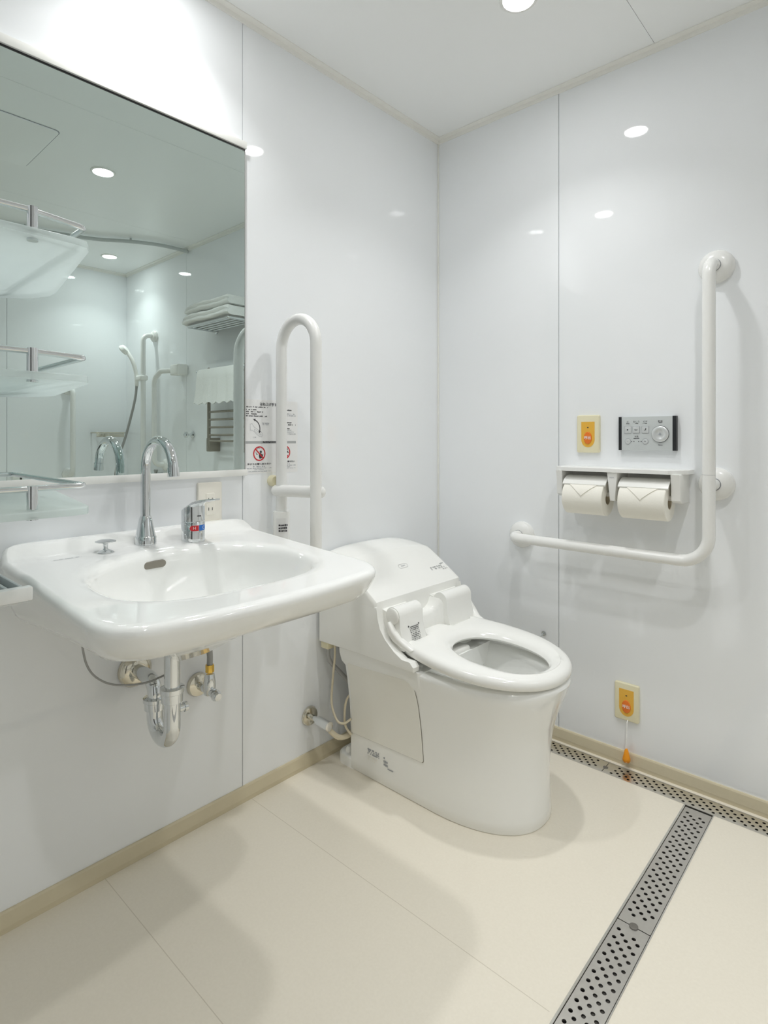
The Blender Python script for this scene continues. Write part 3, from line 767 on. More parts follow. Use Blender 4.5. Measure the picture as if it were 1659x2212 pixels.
for z in (0.0, 0.004, 0.03, 0.07, 0.12, 0.17, 0.22, 0.26, 0.30, 0.33, 0.355, 0.372):
    rings.append([Vector((x, y, z)) for x, y in dshape(0.115, 0.42, tipx(z) - (0.003 if z == 0 else 0), hw(z) - (0.003 if z == 0 else 0))])
for dz, ins in ((0.380, 0.001), (0.385, 0.004), (0.388, 0.010), (0.388, 0.030), (0.386, 0.045), (0.378, 0.052)):
    rings.append([Vector((x, y, dz)) for x, y in dshape(0.115 + ins * 0.5 if ins < 0.02 else 0.30, 0.42, 0.746 - ins, 0.200 - ins, 2.15)])
for z, f in ((0.35, 0.94), (0.31, 0.86), (0.26, 0.74), (0.21, 0.56), (0.18, 0.36)):
    rings.append([Vector((0.48 + (x - 0.48) * f, TY + (y - TY) * f, z)) for x, y in dshape(0.30, 0.42, 0.694, 0.148, 2.15)])
bm = nb(); loft(bm, rings); obj('pedestal', bm, M['ceramic'], wc, angle=50)
# heel flange on the floor and bolt caps
bm = nb()
slab(bm, rrect(0.10, 2 * 0.166, 0.03, cx=0.095, cy=TY), Frame((0, 0, 0), (1, 0, 0), (0, 1, 0), (0, 0, 1)), 0.0, 0.034, 0.008); obj('heel_flange', bm, M['ceramic'], wc)
for s in (-1, 1):
    obj('bolt_cap', lathe(nb(), [(0.015, 0), (0.014, 0.008), (0.009, 0.015), (0.0, 0.017)], (0.082, TY + s * 0.138, 0.034)), M['plastic'], wc)
obj('trapway', box(nb(), 0.085, 0.14, TY - 0.145, TY + 0.145, 0.03, 0.37, 0.015, 3), M['ceramic'], wc)
# upper shoulder under the tank
bm = nb(); rr = []
for z, h_, xb in ((0.325, 0.188, 0.112), (0.345, 0.196, 0.095), (0.37, 0.200, 0.09), (0.39, 0.201, 0.09)):
    rr.append([Vector((x, y, z)) for x, y in rrect(0.42 - xb, 2 * h_, 0.012, cx=(0.42 + xb) / 2, cy=TY)])
loft(bm, rr); obj('shoulder', bm, M['ceramic'], wc)
# left and right side cover panels (follow the flare of the pedestal)
def side_panel(s):
    q = [(0.122, 0.117), (0.405, 0.128), (0.398, 0.30), (0.392, 0.335), (0.378, 0.352), (0.36, 0.357), (0.128, 0.343)]
    bm = nb(); nu, nv = 14, 16; g = []
    poly = fillet([Vector((a, b, 0)) for a, b in q] + [Vector((q[0][0], q[0][1], 0))], 0.006, 3)
    # sample outline, then fan of concentric rings towards the centre
    c = Vector((0.262, 0.236, 0)); rings = []
    dense = []
    for a, b in zip(poly[:-1], poly[1:]):
        m = max(1, int((b - a).length / 0.015))
        for k in range(m): dense.append(a.lerp(b, k / m))
    for f, d in ((1.0, -0.004), (1.0, 0.0025), (0.992, 0.0035), (0.8, 0.0035), (0.6, 0.0035), (0.4, 0.0035), (0.2, 0.0035)):
        ring = []
        for p in dense:
            v = c.lerp(p, f); ring.append(Vector((v.x, TY + s * (hw(v.y) + d), v.y)))
        rings.append(ring)
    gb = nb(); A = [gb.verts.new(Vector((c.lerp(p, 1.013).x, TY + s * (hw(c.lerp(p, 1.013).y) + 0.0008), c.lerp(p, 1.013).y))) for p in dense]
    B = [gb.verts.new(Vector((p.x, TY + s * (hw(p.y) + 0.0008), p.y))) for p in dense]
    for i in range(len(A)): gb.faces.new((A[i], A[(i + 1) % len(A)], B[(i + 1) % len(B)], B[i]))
    obj('panel_edge_shade', gb, M['holegrey'], wc, flat=True)  # dark ring painted in as the shadow line round the panel edge
    loft(bm, rings); obj('side_panel', bm, M['panel_beige'], wc, angle=30, label='beige-white cover panel on the pedestal side')
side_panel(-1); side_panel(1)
def side_fr(x, z, s=-1): return Frame((x, TY + s * (hw(z) + 0.0008), z), (1, 0, 0), (0, 0, 1), (0, s, 0))
bm = nb(); f0 = side_fr(0.208, 0.083)
for y in (0.006, 0.0, -0.006): marks(bm, f0, -0.02, 0.028, y, 0.005, fill=0.9)
f1 = side_fr(0.262, 0.078)
for y in (0.008, -0.002, -0.012): marks(bm, f1, -0.008, 0.008, y, 0.007, fill=0.9)
marks(bm, f1, 0.008, 0.03, -0.02, 0.004); obj('printed_label', bm, M['inkgrey'], wc, flat=True)
bm = nb(); f2 = side_fr(0.208, 0.066); marks(bm, f2, -0.02, 0.02, 0.0, 0.005); marks(bm, f2, -0.02, 0.02, -0.008, 0.005)
obj('faint_label', bm, M['panel_beige'], wc, flat=True)
# tank and washlet casing: profile in X-Z swept across Y with a crowned top
TW = 0.213
def tank_prof(v):
    """v in -1..1 across; crowned top"""
    c = 0.024 * (1 - abs(v) ** 3.4)
    P = [(0.012, 0.388), (0.30, 0.392), (0.30, 0.40), (0.272, 0.455), (0.266, 0.50), (0.266, 0.551), (0.2645, 0.5575)]
    n = 10
    for k in range(n + 1):
        s = k / n; x = 0.260 - 0.130 * s; z = 0.5615 + 0.084 * s * (1.12 - 0.12 * s) + c * s ** 2 * 0.75
        P.append((x, z))
    for k in range(1, 9):
        s = k / 8; x = 0.130 - 0.10 * s; z = 0.6455 + c * 0.75 + (0.011 + c * 0.3) * math.sin(s * PI / 2)
        P.append((x, z))
    zt = P[-1][1]; P += [(0.018, zt - 0.001), (0.012, zt - 0.006), (0.012, 0.52)]
    return P
bm = nb(); rr = []
vs = [-1.0, -0.992, -0.975, -0.95, -0.9, -0.8, -0.65, -0.45, -0.2, 0, 0.2, 0.45, 0.65, 0.8, 0.9, 0.95, 0.975, 0.992, 1.0]
for v in vs:
    ins = 0.010 * (1 - math.sqrt(max(0, 1 - max(0, (abs(v) - 0.953) / 0.047) ** 2)))
    P = tank_prof(v); cx_ = 0.14; cz_ = 0.5
    ring = []
    for x, z in P:
        ring.append(Vector((x + (-ins if x > 0.2 else (ins if x < 0.05 else 0)), TY + v * TW, z - (ins if z > 0.53 else 0) + (ins * 0.4 if z < 0.4 else 0))))
    rr.append(ring)
loft(bm, rr); obj('tank', bm, M['plastic'], wc, angle=30)
bvt = None
# side wings reaching forward to the seat hinge
for s in (-1, 1):
    q = [(0.20, 0.392), (0.404, 0.392), (0.406, 0.405), (0.395, 0.416), (0.365, 0.416), (0.335, 0.432), (0.300, 0.460), (0.280, 0.486), (0.270, 0.515), (0.266, 0.545), (0.20, 0.545)]
    bm = nb(); fr_ = Frame((0, TY + s * (TW - 0.026), 0), (1, 0, 0), (0, 0, 1), (0, s, 0)); slab(bm, q, fr_, 0, 0.0262, 0.004)
    obj('side_wing', bm, M['plastic'], wc)
# hinge housings and the bar between them
def housing(y0, y1, zt, x0=0.262):
    q = [(x0, 0.43), (0.352, 0.43), (0.349, 0.447), (0.335, 0.49)]
    for k in range(9):
        a = math.radians(10 + 150 * k / 8); q.append((0.308 + 0.0265 * math.cos(a), zt - 0.0265 + 0.0265 * math.sin(a)))
    q += [(x0, zt - 0.012)]
    bm = nb(); slab(bm, q, Frame((0, y0, 0), (1, 0, 0), (0, 0, 1), (0, 1, 0)), 0, y1 - y0, 0.003); return bm
obj('hinge_housing', housing(-0.627, -0.520, 0.548), M['plastic'], wc)
obj('hinge_housing', housing(-0.400, -0.262, 0.546), M['plastic'], wc)
bm = nb()
rr = []
for y, zt, xf in ((-0.535, 0.515, 0.322), (-0.522, 0.508, 0.312), (-0.50, 0.500, 0.304), (-0.455, 0.496, 0.302), (-0.43, 0.497, 0.302), (-0.414, 0.505, 0.307), (-0.404, 0.520, 0.318), (-0.396, 0.534, 0.328)):
    rr.append([Vector((x, y, z)) for x, z in [(0.262, 0.43), (xf + 0.006, 0.43), (xf, 0.462), (xf - 0.003, zt - 0.014), (xf - 0.009, zt - 0.005), (xf - 0.018, zt), (0.262, zt)]])
loft(bm, rr); obj('hinge_bar', bm, M['plastic'], wc, angle=45)
obj('pivot_disc', lathe(nb(), [(0.023, 0.0), (0.023, 0.006), (0.020, 0.008), (0.0, 0.008)], (0.308, -0.625, 0.522), (0, -1, 0), 28), M['plastic'], wc)
# warning label on the left housing's sloping front
a_, b_ = Vector((0.335, 0, 0.490)), Vector((0.3492, 0, 0.447))
vv = (a_ - b_).normalized(); nn = Vector((vv.z, 0, -vv.x))
fr = Frame(Vector((0.3425, -0.567, 0.468)), (0, 1, 0), vv, nn)
bm = nb()
for k in range(9): marks(bm, fr, -0.020, 0.020, 0.019 - k * 0.0048, 0.0027, 0.0012, fill=0.75)
for x in (-0.023, 0.023): poly2d(bm, fr, [(x + a, 0.0225 + b) for a, b in ell(0.0024, 0.0024, n=12)], 0.0013)
obj('warning_print', bm, M['ink'], wc, flat=True)
# badge and tiny print on the tank slope
def slope_fr(x, y):
    v = (y - TY) / TW
    P = tank_prof(v)
    for (x0, z0), (x1, z1) in zip(P[6:18], P[7:19]):
        if x1 <= x <= x0:
            tt = (x0 - x) / (x0 - x1); z = z0 + (z1 - z0) * tt; up = Vector((x1 - x0, 0, z1 - z0)).normalized()
            return Frame((x, y, z), (0, 1, 0), up, (up.z, 0, -up.x))
fr = slope_fr(0.185, -0.437)
bm = nb(); rp = rrect(0.044, 0.016, 0.007); ri = rrect(0.042, 0.0142, 0.0062)
A = [bm.verts.new(fr.p(x, y, 0.0008)) for x, y in rp]; B = [bm.verts.new(fr.p(x, y, 0.0008)) for x, y in ri]
for i in range(len(A)): bm.faces.new((A[i], A[(i + 1) % len(A)], B[(i + 1) % len(A)], B[i]))
obj('logo_outline', bm, M['inklight'], wc, flat=True)
text('logo_text', 'INAX', 0.0085, fr, M['inkgrey'], wc, 0.0008)
fr = slope_fr(0.215, -0.292); bm = nb()
for y in (0.004, -0.004): marks(bm, fr, -0.035, 0.035, y, 0.006, 0.0009, fill=0.6)
for y in (0.012, -0.012): marks(bm, fr, 0.02, 0.045, y, 0.005, 0.0009, fill=0.7)
obj('tank_print', bm, M['inklight'], wc, flat=True)
# seat
def seat_z(x): return 0.4235 + max(0, 0.742 - x) * 0.072
def seat_out(ins):
    n = 56; P = []
    xs, xt, h = 0.50, 0.744 - ins, 0.202 - ins; e = 2.15
    for k in range(n + 1):
        a = -PI / 2 + PI * k / n; c, s = math.cos(a), math.sin(a)
        P.append((xs + (xt - xs) * abs(c) ** (2 / e), TY + h * (1 if s > 0 else -1) * abs(s) ** (2 / e)))
    side = [(0.46, 0.201), (0.42, 0.196), (0.38, 0.188), (0.36, 0.184), (0.347, 0.180)]
    for x, w_ in side: P.append((x, TY + w_ - ins))
    for k in range(25):
        yr = (0.168 - ins) * (1 - 2 * k / 24)
        bmp = max(0.0, min(1.0, (yr + 0.080) / 0.03)) * max(0.0, min(1.0, (0.042 - yr) / 0.02))
        bmp = bmp * bmp * (3 - 2 * bmp)
        P.append((0.345 - 0.038 * bmp + ins * 0.4, TY + yr))
    for x, w_ in side[::-1]: P.append((x, TY - w_ + ins))
    return P
SO = seat_out(0); NS = len(SO)
def seat_in(grow):
    out = []
    for x, y in SO:
        th = math.atan2(y - TY, x - 0.545); c, s = math.cos(th), math.sin(th)
        a = (0.142 if c > 0 else 0.135) + grow; b = 0.108 + grow; e = 2.2
        r = 1 / ((abs(c) / a) ** e + (abs(s) / b) ** e) ** (1 / e); out.append((0.545 + r * c, TY + r * s))
    return out
rings = []
def sr(P, dz): rings.append([Vector((x, y, seat_z(x) + dz)) for x, y in P])
sr(seat_in(0.020), -0.030); sr(seat_out(0.010), -0.033); sr(seat_out(0.002), -0.029); sr(seat_out(0.0), -0.020); sr(seat_out(0.001), -0.012); sr(seat_out(0.006), -0.005); sr(seat_out(0.016), -0.001)
oo, ii = seat_out(0.03), seat_in(0.03)
sr(oo, 0.0); sr([(a[0] * .5 + b[0] * .5, a[1] * .5 + b[1] * .5) for a, b in zip(oo, ii)], 0.001)
sr(ii, -0.001); sr(seat_in(0.014), -0.005); sr(seat_in(0.005), -0.012); sr(seat_in(0.0), -0.020); sr(seat_in(0.004), -0.027)
bm = nb(); rv = [[bm.verts.new(p) for p in r] for r in rings]; skin(bm, rv + [rv[0]], False, False)
seat = obj('seat', bm, M['plastic'], wc, angle=60)
for s in (-1, 1):   # hinge arms of the seat
    bm = nb(); rr = []
    for x, z, th, wd in ((0.375, 0.436, 0.026, 0.030), (0.35, 0.445, 0.028, 0.028), (0.328, 0.462, 0.030, 0.024), (0.312, 0.480, 0.028, 0.022), (0.304, 0.497, 0.022, 0.021), (0.300, 0.506, 0.010, 0.016)):
        cy_ = TY + s * (0.176 + 0.019 * min(1, max(0, (0.36 - x) / 0.04)))
        rr.append([Vector((x + b * 0.75, cy_ + a, z + b * 0.5)) for a, b in rrect(wd, th, min(wd, th) * 0.4, 4)])
    loft(bm, rr); obj('hinge_arm', bm, M['plastic'], seat, angle=60)
obj('nozzle_cover', box(nb(), 0.345, 0.415, TY - 0.055, TY + 0.055, 0.335, 0.402, 0.008, 3), M['plastic'], wc)
obj('inner_guard', box(nb(), 0.335, 0.375, TY - 0.12, TY + 0.12, 0.34, 0.405, 0.006, 2), M['plastic'], wc)
# hose, cords, connectors at the back
obj('connector_block', box(nb(), 0.016, 0.050, TY - 0.205, TY - 0.165, 0.366, 0.389, 0.003), M['cream'], wc)
obj('supply_hose', tube(nb(), smooth_path([(0.040, -0.635, 0.372), (0.042, -0.632, 0.33), (0.058, -0.60, 0.285), (0.085, -0.56, 0.235), (0.10, -0.50, 0.19)], 8), 0.0068, 14), M['hosegrey'], wc)
obj('power_cord', tube(nb(), smooth_path([(0.066, -0.63, 0.385), (0.060, -0.625, 0.34), (0.058, -0.632, 0.27), (0.062, -0.640, 0.20), (0.085, -0.640, 0.155), (0.108, -0.632, 0.148), (0.122, -0.612, 0.16)], 8), 0.0036, 10), M['cable'], wc)
obj('power_cord', tube(nb(), smooth_path([(0.116, -0.595, 0.24), (0.102, -0.612, 0.215), (0.098, -0.618, 0.175), (0.104, -0.620, 0.135), (0.122, -0.612, 0.11)], 8), 0.0036, 10), M['cable'], wc)
# angle valve by the toilet
vv_ = thing('toilet_supply_valve', 'chrome supply valve low on the wall beside the toilet', 'water valve', (0, -0.68, 0.155))
obj('wall_flange', lathe(nb(), [(0.030, 0), (0.030, 0.004), (0.027, 0.009), (0.012, 0.013), (0.0, 0.013)], (0, -0.68, 0.155), (1, 0, 0), 32), M['nickel'], vv_)
bm = nb(); tube(bm, [(0.01, -0.68, 0.155), (0.05, -0.68, 0.153)], 0.0085, 20); obj('pipe', bm, M['chrome'], vv_)
bm = nb(); tube(bm, [(0.045, -0.68, 0.153), (0.092, -0.68, 0.151)], 0.0145, 24); obj('valve_body', bm, M['chrome'], vv_)
obj('end_cap', lathe(nb(), [(0.0145, 0), (0.0145, 0.004), (0.010, 0.006), (0.0, 0.006)], (0.092, -0.68, 0.151), (1, 0, -0.03), 20), M['steel'], vv_)
obj('hose', tube(nb(), smooth_path([(0.078, -0.672, 0.140), (0.088, -0.660, 0.122), (0.095, -0.640, 0.104), (0.100, -0.610, 0.098), (0.104, -0.58, 0.105)], 8), 0.008, 14), M['cable'], vv_, label='short beige supply hose')

# ------------------------------------------------------------------ L-shaped grab bar on the right-hand wall
t = thing('l_shaped_grab_bar', 'white L-shaped grab bar on the wall around the paper holder', 'grab rail', (0.7, 0, 0.687))
by = -0.085
path = fillet([(0.378, 0.0, 0.690), (0.378, by, 0.690), (1.0, by, 0.687), (1.0, by, 1.53), (1.0, 0.0, 1.53)], [0.045, 0.075, 0.05], 10)
obj('tube', tube(nb(), path, 0.0168, 28), M['bar'], t)
obj('mid_stub', tube(nb(), [(1.0, 0.0, 0.905), (1.0, by, 0.905)], 0.0165, 24), M['bar'], t)
for x, z in ((0.378, 0.690), (1.0, 1.53), (1.0, 0.905)):
    obj('wall_flange', lathe(nb(), [(0.047, 0), (0.047, 0.010), (0.042, 0.019), (0.026, 0.027), (0.0185, 0.028), (0.0, 0.028)], (x + 0.002, 0, z), (0, -1, 0), 40), M['bar'], t)
    bm = nb(); lathe(bm, [(0.0182, 0.0281), (0.0182, 0.0288), (0.0172, 0.0288), (0.0168, 0.0281)], (x, 0, z), (0, -1, 0), 32); obj('gap_ring', bm, M['inkgrey'], t)
obj('joint_line', lathe(nb(), [(0.0169, -0.0005), (0.01695, 0.0), (0.0169, 0.0005)], (1.0, by, 0.935)), M['inklight'], t)

# ------------------------------------------------------------------ paper holder and rolls
t = thing('toilet_paper_holder', 'white double toilet paper holder with a shelf on top', 'paper holder', (0.735, 0, 0.845))
pl = [(0.545, 0.0), (0.942, 0.0), (0.942, -0.060), (0.900, -0.108), (0.592, -0.108), (0.545, -0.075)]
obj('shelf', slab(nb(), pl, Frame((0, 0, 0.932), (1, 0, 0), (0, 1, 0), (0, 0, 1)), 0, 0.0125, 0.0015), M['whitepaint'], t)
obj('back_plate', box(nb(), 0.56, 0.925, -0.012, 0.0, 0.846, 0.932, 0.003), M['whitepaint'], t)
def bracket(x0, x1):
    q = [(0.0, 0.845), (0.075, 0.848), (0.092, 0.857), (0.094, 0.90), (0.100, 0.932), (0.0, 0.932)]
    return slab(nb(), q, Frame((x0, 0, 0), (0, -1, 0), (0, 0, 1), (1, 0, 0)), 0, x1 - x0, 0.003)
obj('side_bracket', bracket(0.556, 0.574), M['whitepaint'], t)
obj('side_bracket', bracket(0.905, 0.930), M['whitepaint'], t)
obj('middle_bracket', slab(nb(), [(0.724, 0.932), (0.755, 0.932), (0.748, 0.845), (0.733, 0.845)], Frame((0, 0, 0), (1, 0, 0), (0, 0, 1), (0, -1, 0)), 0.0, 0.104, 0.002), M['whitepaint'], t)
text('bracket_logo', 'INAX', 0.006, wallB(0.7395, 0.916, 0.1043), M['inkgrey'], t)
ROLL = []
for x0, x1 in ((0.586, 0.720), (0.762, 0.900)):
    # curved cutter flap
    bm = nb(); rr = []
    P = []
    for k in range(9):
        a = math.radians(105 - 75 * k / 8); P.append((0.060 + 0.060 * math.cos(a), 0.866 + 0.052 * math.sin(a)))
    prof = P + [(a - 0.002, b - 0.004) for a, b in P[::-1]]
    loft(bm, [[Vector((x, -d, z)) for d, z in prof] for x in (x0 - 0.002, x1 + 0.002)]); obj('cutter_flap', bm, M['plastic'], t, angle=40)
    obj('spindle', tube(nb(), [(x0 - 0.012, -0.072, 0.862), (x1 + 0.010, -0.072, 0.862)], 0.008, 16), M['plastic'], t)
def roll(x0, x1, label):
    cz, cy_, r = 0.8475, -0.075, 0.0535
    g = thing('toilet_paper_roll', label, 'toilet paper', ((x0 + x1) / 2, cy_, cz - r), 'toilet paper rolls in the holder')
    bm = nb(); seg = 48
    def rg(x, rr_): return [Vector((x, cy_ + rr_ * math.cos(2 * PI * k / seg), cz + rr_ * math.sin(2 * PI * k / seg))) for k in range(seg)]
    loft(bm, [rg(x0, 0.019), rg(x0, r - 0.002), rg(x0 + 0.002, r), rg(x1 - 0.002, r), rg(x1, r - 0.002), rg(x1, 0.019)], False, False)
    obj('paper', bm, M['paper'], g)
    bm = nb(); loft(bm, [rg(x0, 0.019), rg(x0 + 0.001, 0.0175), rg(x1 - 0.001, 0.0175), rg(x1, 0.019)], False, False); obj('core', bm, M['card'], g)
    # loose end folded to a point
    bm = nb(); cx_ = (x0 + x1) / 2; n = 12; L, Rr = [], []
    rows = []
    for k in range(n + 1):
        f = k / n; a = math.radians(128 + 42 * f); hwid = 0.046 * (1 - f)
        rad = r + 0.0026
        rows.append([Vector((cx_ + u_ * max(hwid, 0.0006), cy_ + rad * math.cos(a), cz + rad * math.sin(a))) for u_ in (-1, -0.5, 0, 0.5, 1)])
    inner = [[Vector((v.x, cy_ + (v.y - cy_) * (r - 0.0005) / rad, cz + (v.z - cz) * (r - 0.0005) / rad)) for v in row] for row in rows]
    loft(bm, [row + irow[::-1] for row, irow in zip(rows, inner)]); obj('folded_tip', bm, M['paper'], g)
    return g
roll(0.588, 0.716, 'left toilet paper roll with folded tip in the double holder')
roll(0.764, 0.896, 'right toilet paper roll with folded tip in the double holder')

# ------------------------------------------------------------------ emergency plates
def call_plate(x0, x1, z0, z1, label, name):
    W, Hh = x1 - x0, z1 - z0; cx_, cz_ = (x0 + x1) / 2, (z0 + z1) / 2
    g = thing(name, label, 'call button', (cx_, 0, z0), 'emergency call plates')
    fr = wallB(cx_, cz_)
    obj('plate', slab(nb(), rrect(W, Hh, 0.005), fr, 0, 0.010, 0.003), M['cream'], g)
    sh = [(-0.0225, 0.0400), (-0.0225, -0.018)] + [(-0.0225 * math.cos(PI * k / 16), -0.018 - 0.026 * math.sin(PI * k / 16)) for k in range(1, 16)] + [(0.0225, -0.018), (0.0225, 0.0400)]
    obj('amber_insert', slab(nb(), sh, fr, 0.006, 0.0108), M['yellow'], g, label='amber shield-shaped insert')
    b = obj('button', slab(nb(), ell(0.0135, 0.0200, 0, -0.0135), fr, 0.008, 0.0135, 0.002), M['orange'], g, label='orange oval push button')
    text('button_text', '呼出', 0.0115, Frame(fr.p(0, -0.0135), fr.u, fr.v, fr.n), M['white'], b, 0.0138, bold=0.0002)
    obj('indicator', slab(nb(), ell(0.0028, 0.0018, 0, 0.021, 12), fr, 0.010, 0.0112), M['dark'], g)
    return g, fr
call_plate(0.587, 0.663, 0.989, 1.113, 'cream emergency call plate above the paper holder', 'emergency_call_plate')
g, fr = call_plate(0.712, 0.787, 0.142, 0.259, 'cream emergency call plate with pull cord low near the baseboard', 'emergency_call_plate')
cx_ = fr.o.x + 0.004
obj('pull_cord', tube(nb(), [(cx_, -0.008, 0.146), (cx_, -0.016, 0.139), (cx_, -0.025, 0.058)], 0.0016, 10), M['cord'], g)
obj('cord_knob', lathe(nb(), [(0.003, 0.042), (0.0058, 0.037), (0.009, 0.022), (0.0118, 0.012), (0.0118, 0.006), (0.009, 0.001), (0.0, 0.0)], (cx_ + 0.002, -0.026, 0.020), seg=24), M['orange2'], g, label='orange pear-shaped pull knob')

# ------------------------------------------------------------------ remote control panel
PX0, PX1, PZ0, PZ1 = 0.727, 0.897, 0.999, 1.104
t = thing('toilet_control_panel', 'silver toilet control panel with round dial and black ends', 'control panel', ((PX0 + PX1) / 2, 0, PZ0))
fr = wallB(PX0, PZ0); W, Hh = PX1 - PX0, PZ1 - PZ0
obj('face', slab(nb(), [(0.008, 0), (W - 0.009, 0), (W - 0.009, Hh), (0.008, Hh)], fr, 0, 0.014, 0.001), M['silver'], t)
obj('end_cap', slab(nb(), [(0, 0), (0.0092, 0), (0.0092, Hh), (0, Hh)], fr, 0, 0.0150, 0.0006), M['black'], t, label='black end strip')
obj('end_cap', slab(nb(), [(W - 0.0105, 0), (W, 0), (W, Hh), (W - 0.0105, Hh)], fr, 0, 0.0150, 0.0006), M['black'], t, label='black end strip')
def pp_(x, y): return ((x - 50) / 1505 * W, Hh - (y - 75) / 865 * Hh)
for k, x in enumerate((300, 528, 770)):
    c = pp_(x, 412); b = obj('square_button', slab(nb(), rrect(0.0200, 0.0205, 0.0015, cx=c[0], cy=c[1]), fr, 0.0135, 0.0158, 0.0006), M['silver2'], t)
    bm = nb()
    P = [bm.verts.new(fr.p(a, b_, 0.0143)) for a, b_ in rrect(0.0222, 0.0226, 0.002, cx=c[0], cy=c[1])]; Q = [bm.verts.new(fr.p(a, b_, 0.0143)) for a, b_ in rrect(0.0200, 0.0205, 0.0015, cx=c[0], cy=c[1])]
    for i in range(len(P)): bm.faces.new((P[i], P[(i + 1) % len(P)], Q[(i + 1) % len(P)], Q[i]))
    obj('button_gap', bm, M['inkgrey'], b, flat=True)
    bm = nb(); D2 = 0.0161
    f_ = Frame(fr.p(c[0], c[1]), fr.u, fr.v, fr.n)
    if k == 0: poly2d(bm, f_, [(-0.002, -0.002), (0.002, -0.002), (0.002, 0.002), (-0.002, 0.002)], D2)
    if k == 1:
        for dx in (-0.005, -0.0025, 0, 0.0025, 0.005): poly2d(bm, f_, [(dx * 0.5 - 0.0004, -0.003), (dx * 0.5 + 0.0004, -0.003), (dx + 0.0004, 0.002), (dx - 0.0004, 0.002)], D2)
    if k == 2: poly2d(bm, f_, [(0.001, 0.005), (0.003, 0.005), (0.0025, -0.001), (-0.003, -0.003), (-0.003, -0.0015), (0.0, 0.0)], D2)
    obj('button_icon', bm, M['ink'], b, flat=True)
for s, x, x0 in (('止', 295, 0), ('おしり', 535, 0), ('ビデ', 765, 0), ('乾燥', 1155, 0)):
    c = pp_(x, 208); text('print', s, 0.0068, Frame(fr.p(c[0], c[1]), fr.u, fr.v, fr.n), M['ink'], t, 0.0143)
bm = nb()
for x0, x1, y in ((260, 345, 252), (490, 580, 250), (705, 815, 248), (1100, 1205, 243), (455, 610, 636), (1100, 1215, 800)):
    a = pp_(x0, y); b_ = pp_(x1, y); bm = nb(); marks(bm, fr, a[0], b_[0], a[1], 0.0024, 0.0143, fill=0.95); obj('printed_line', bm, M['ink'], t, flat=True)
bm = nb()
for x in (405, 470, 595, 660):
    c = pp_(x, 716); poly2d(bm, fr, [(c[0] + a, c[1] + b_) for a, b_ in ell(0.0013, 0.002, n=10)], 0.0143)
obj('level_dots', bm, M['ink'], t, flat=True)
c = pp_(535, 590); text('print', '水勢', 0.0062, Frame(fr.p(c[0], c[1]), fr.u, fr.v, fr.n), M['ink'], t, 0.0143)
for x, s in ((302, '-'), (768, '+')):
    c = pp_(x, 712); b = obj('round_button', slab(nb(), ell(0.0082, 0.0082, c[0], c[1], 28), fr, 0.0135, 0.0158, 0.0008), M['silver2'], t)
    bm = nb(); ring2d(bm, fr, 0.0092, 0.0092, 0.001, c[0], c[1], 0.0143, 28); obj('button_gap', bm, M['inkgrey'], b, flat=True)
    text('button_sign', s, 0.009, Frame(fr.p(c[0], c[1]), fr.u, fr.v, fr.n), M['ink'], b, 0.0161)
c = pp_(1155, 525); ctr = fr.p(c[0], c[1])
b = obj('dial', lathe(nb(), [(0.0245, 0.0135), (0.0245, 0.017), (0.022, 0.0195), (0.0165, 0.0205), (0.0135, 0.019), (0.009, 0.0175), (0.0, 0.017)], ctr, (0, -1, 0), 40), M['silver2'], t, label='round raised silver dial')
bm = nb(); ring2d(bm, fr, 0.0256, 0.0256, 0.0011, c[0], c[1], 0.0143); obj('dial_gap', bm, M['ink'], b, flat=True)
bm = nb(); poly2d(bm, fr, [(c[0] - 0.0045, c[1] - 0.003), (c[0] + 0.0045, c[1] - 0.003), (c[0], c[1] + 0.005)], 0.0182); obj('dial_arrow', bm, M['inkgrey'], b, flat=True)

# ------------------------------------------------------------------ tiny fitting behind the seat
t = thing('wall_hook', 'tiny chrome fitting on the wall just above the toilet seat nose', 'hook', (0.463, 0, 0.340))
obj('base', lathe(nb(), [(0.008, 0), (0.008, 0.003), (0.0, 0.003)], (0.463, 0, 0.352), (0, -1, 0), 20), M['chrome'], t)
obj('peg', tube(nb(), fillet([(0.463, 0, 0.352), (0.463, -0.018, 0.352), (0.463, -0.020, 0.338)], 0.005), 0.003, 12, cap='round'), M['chrome'], t)

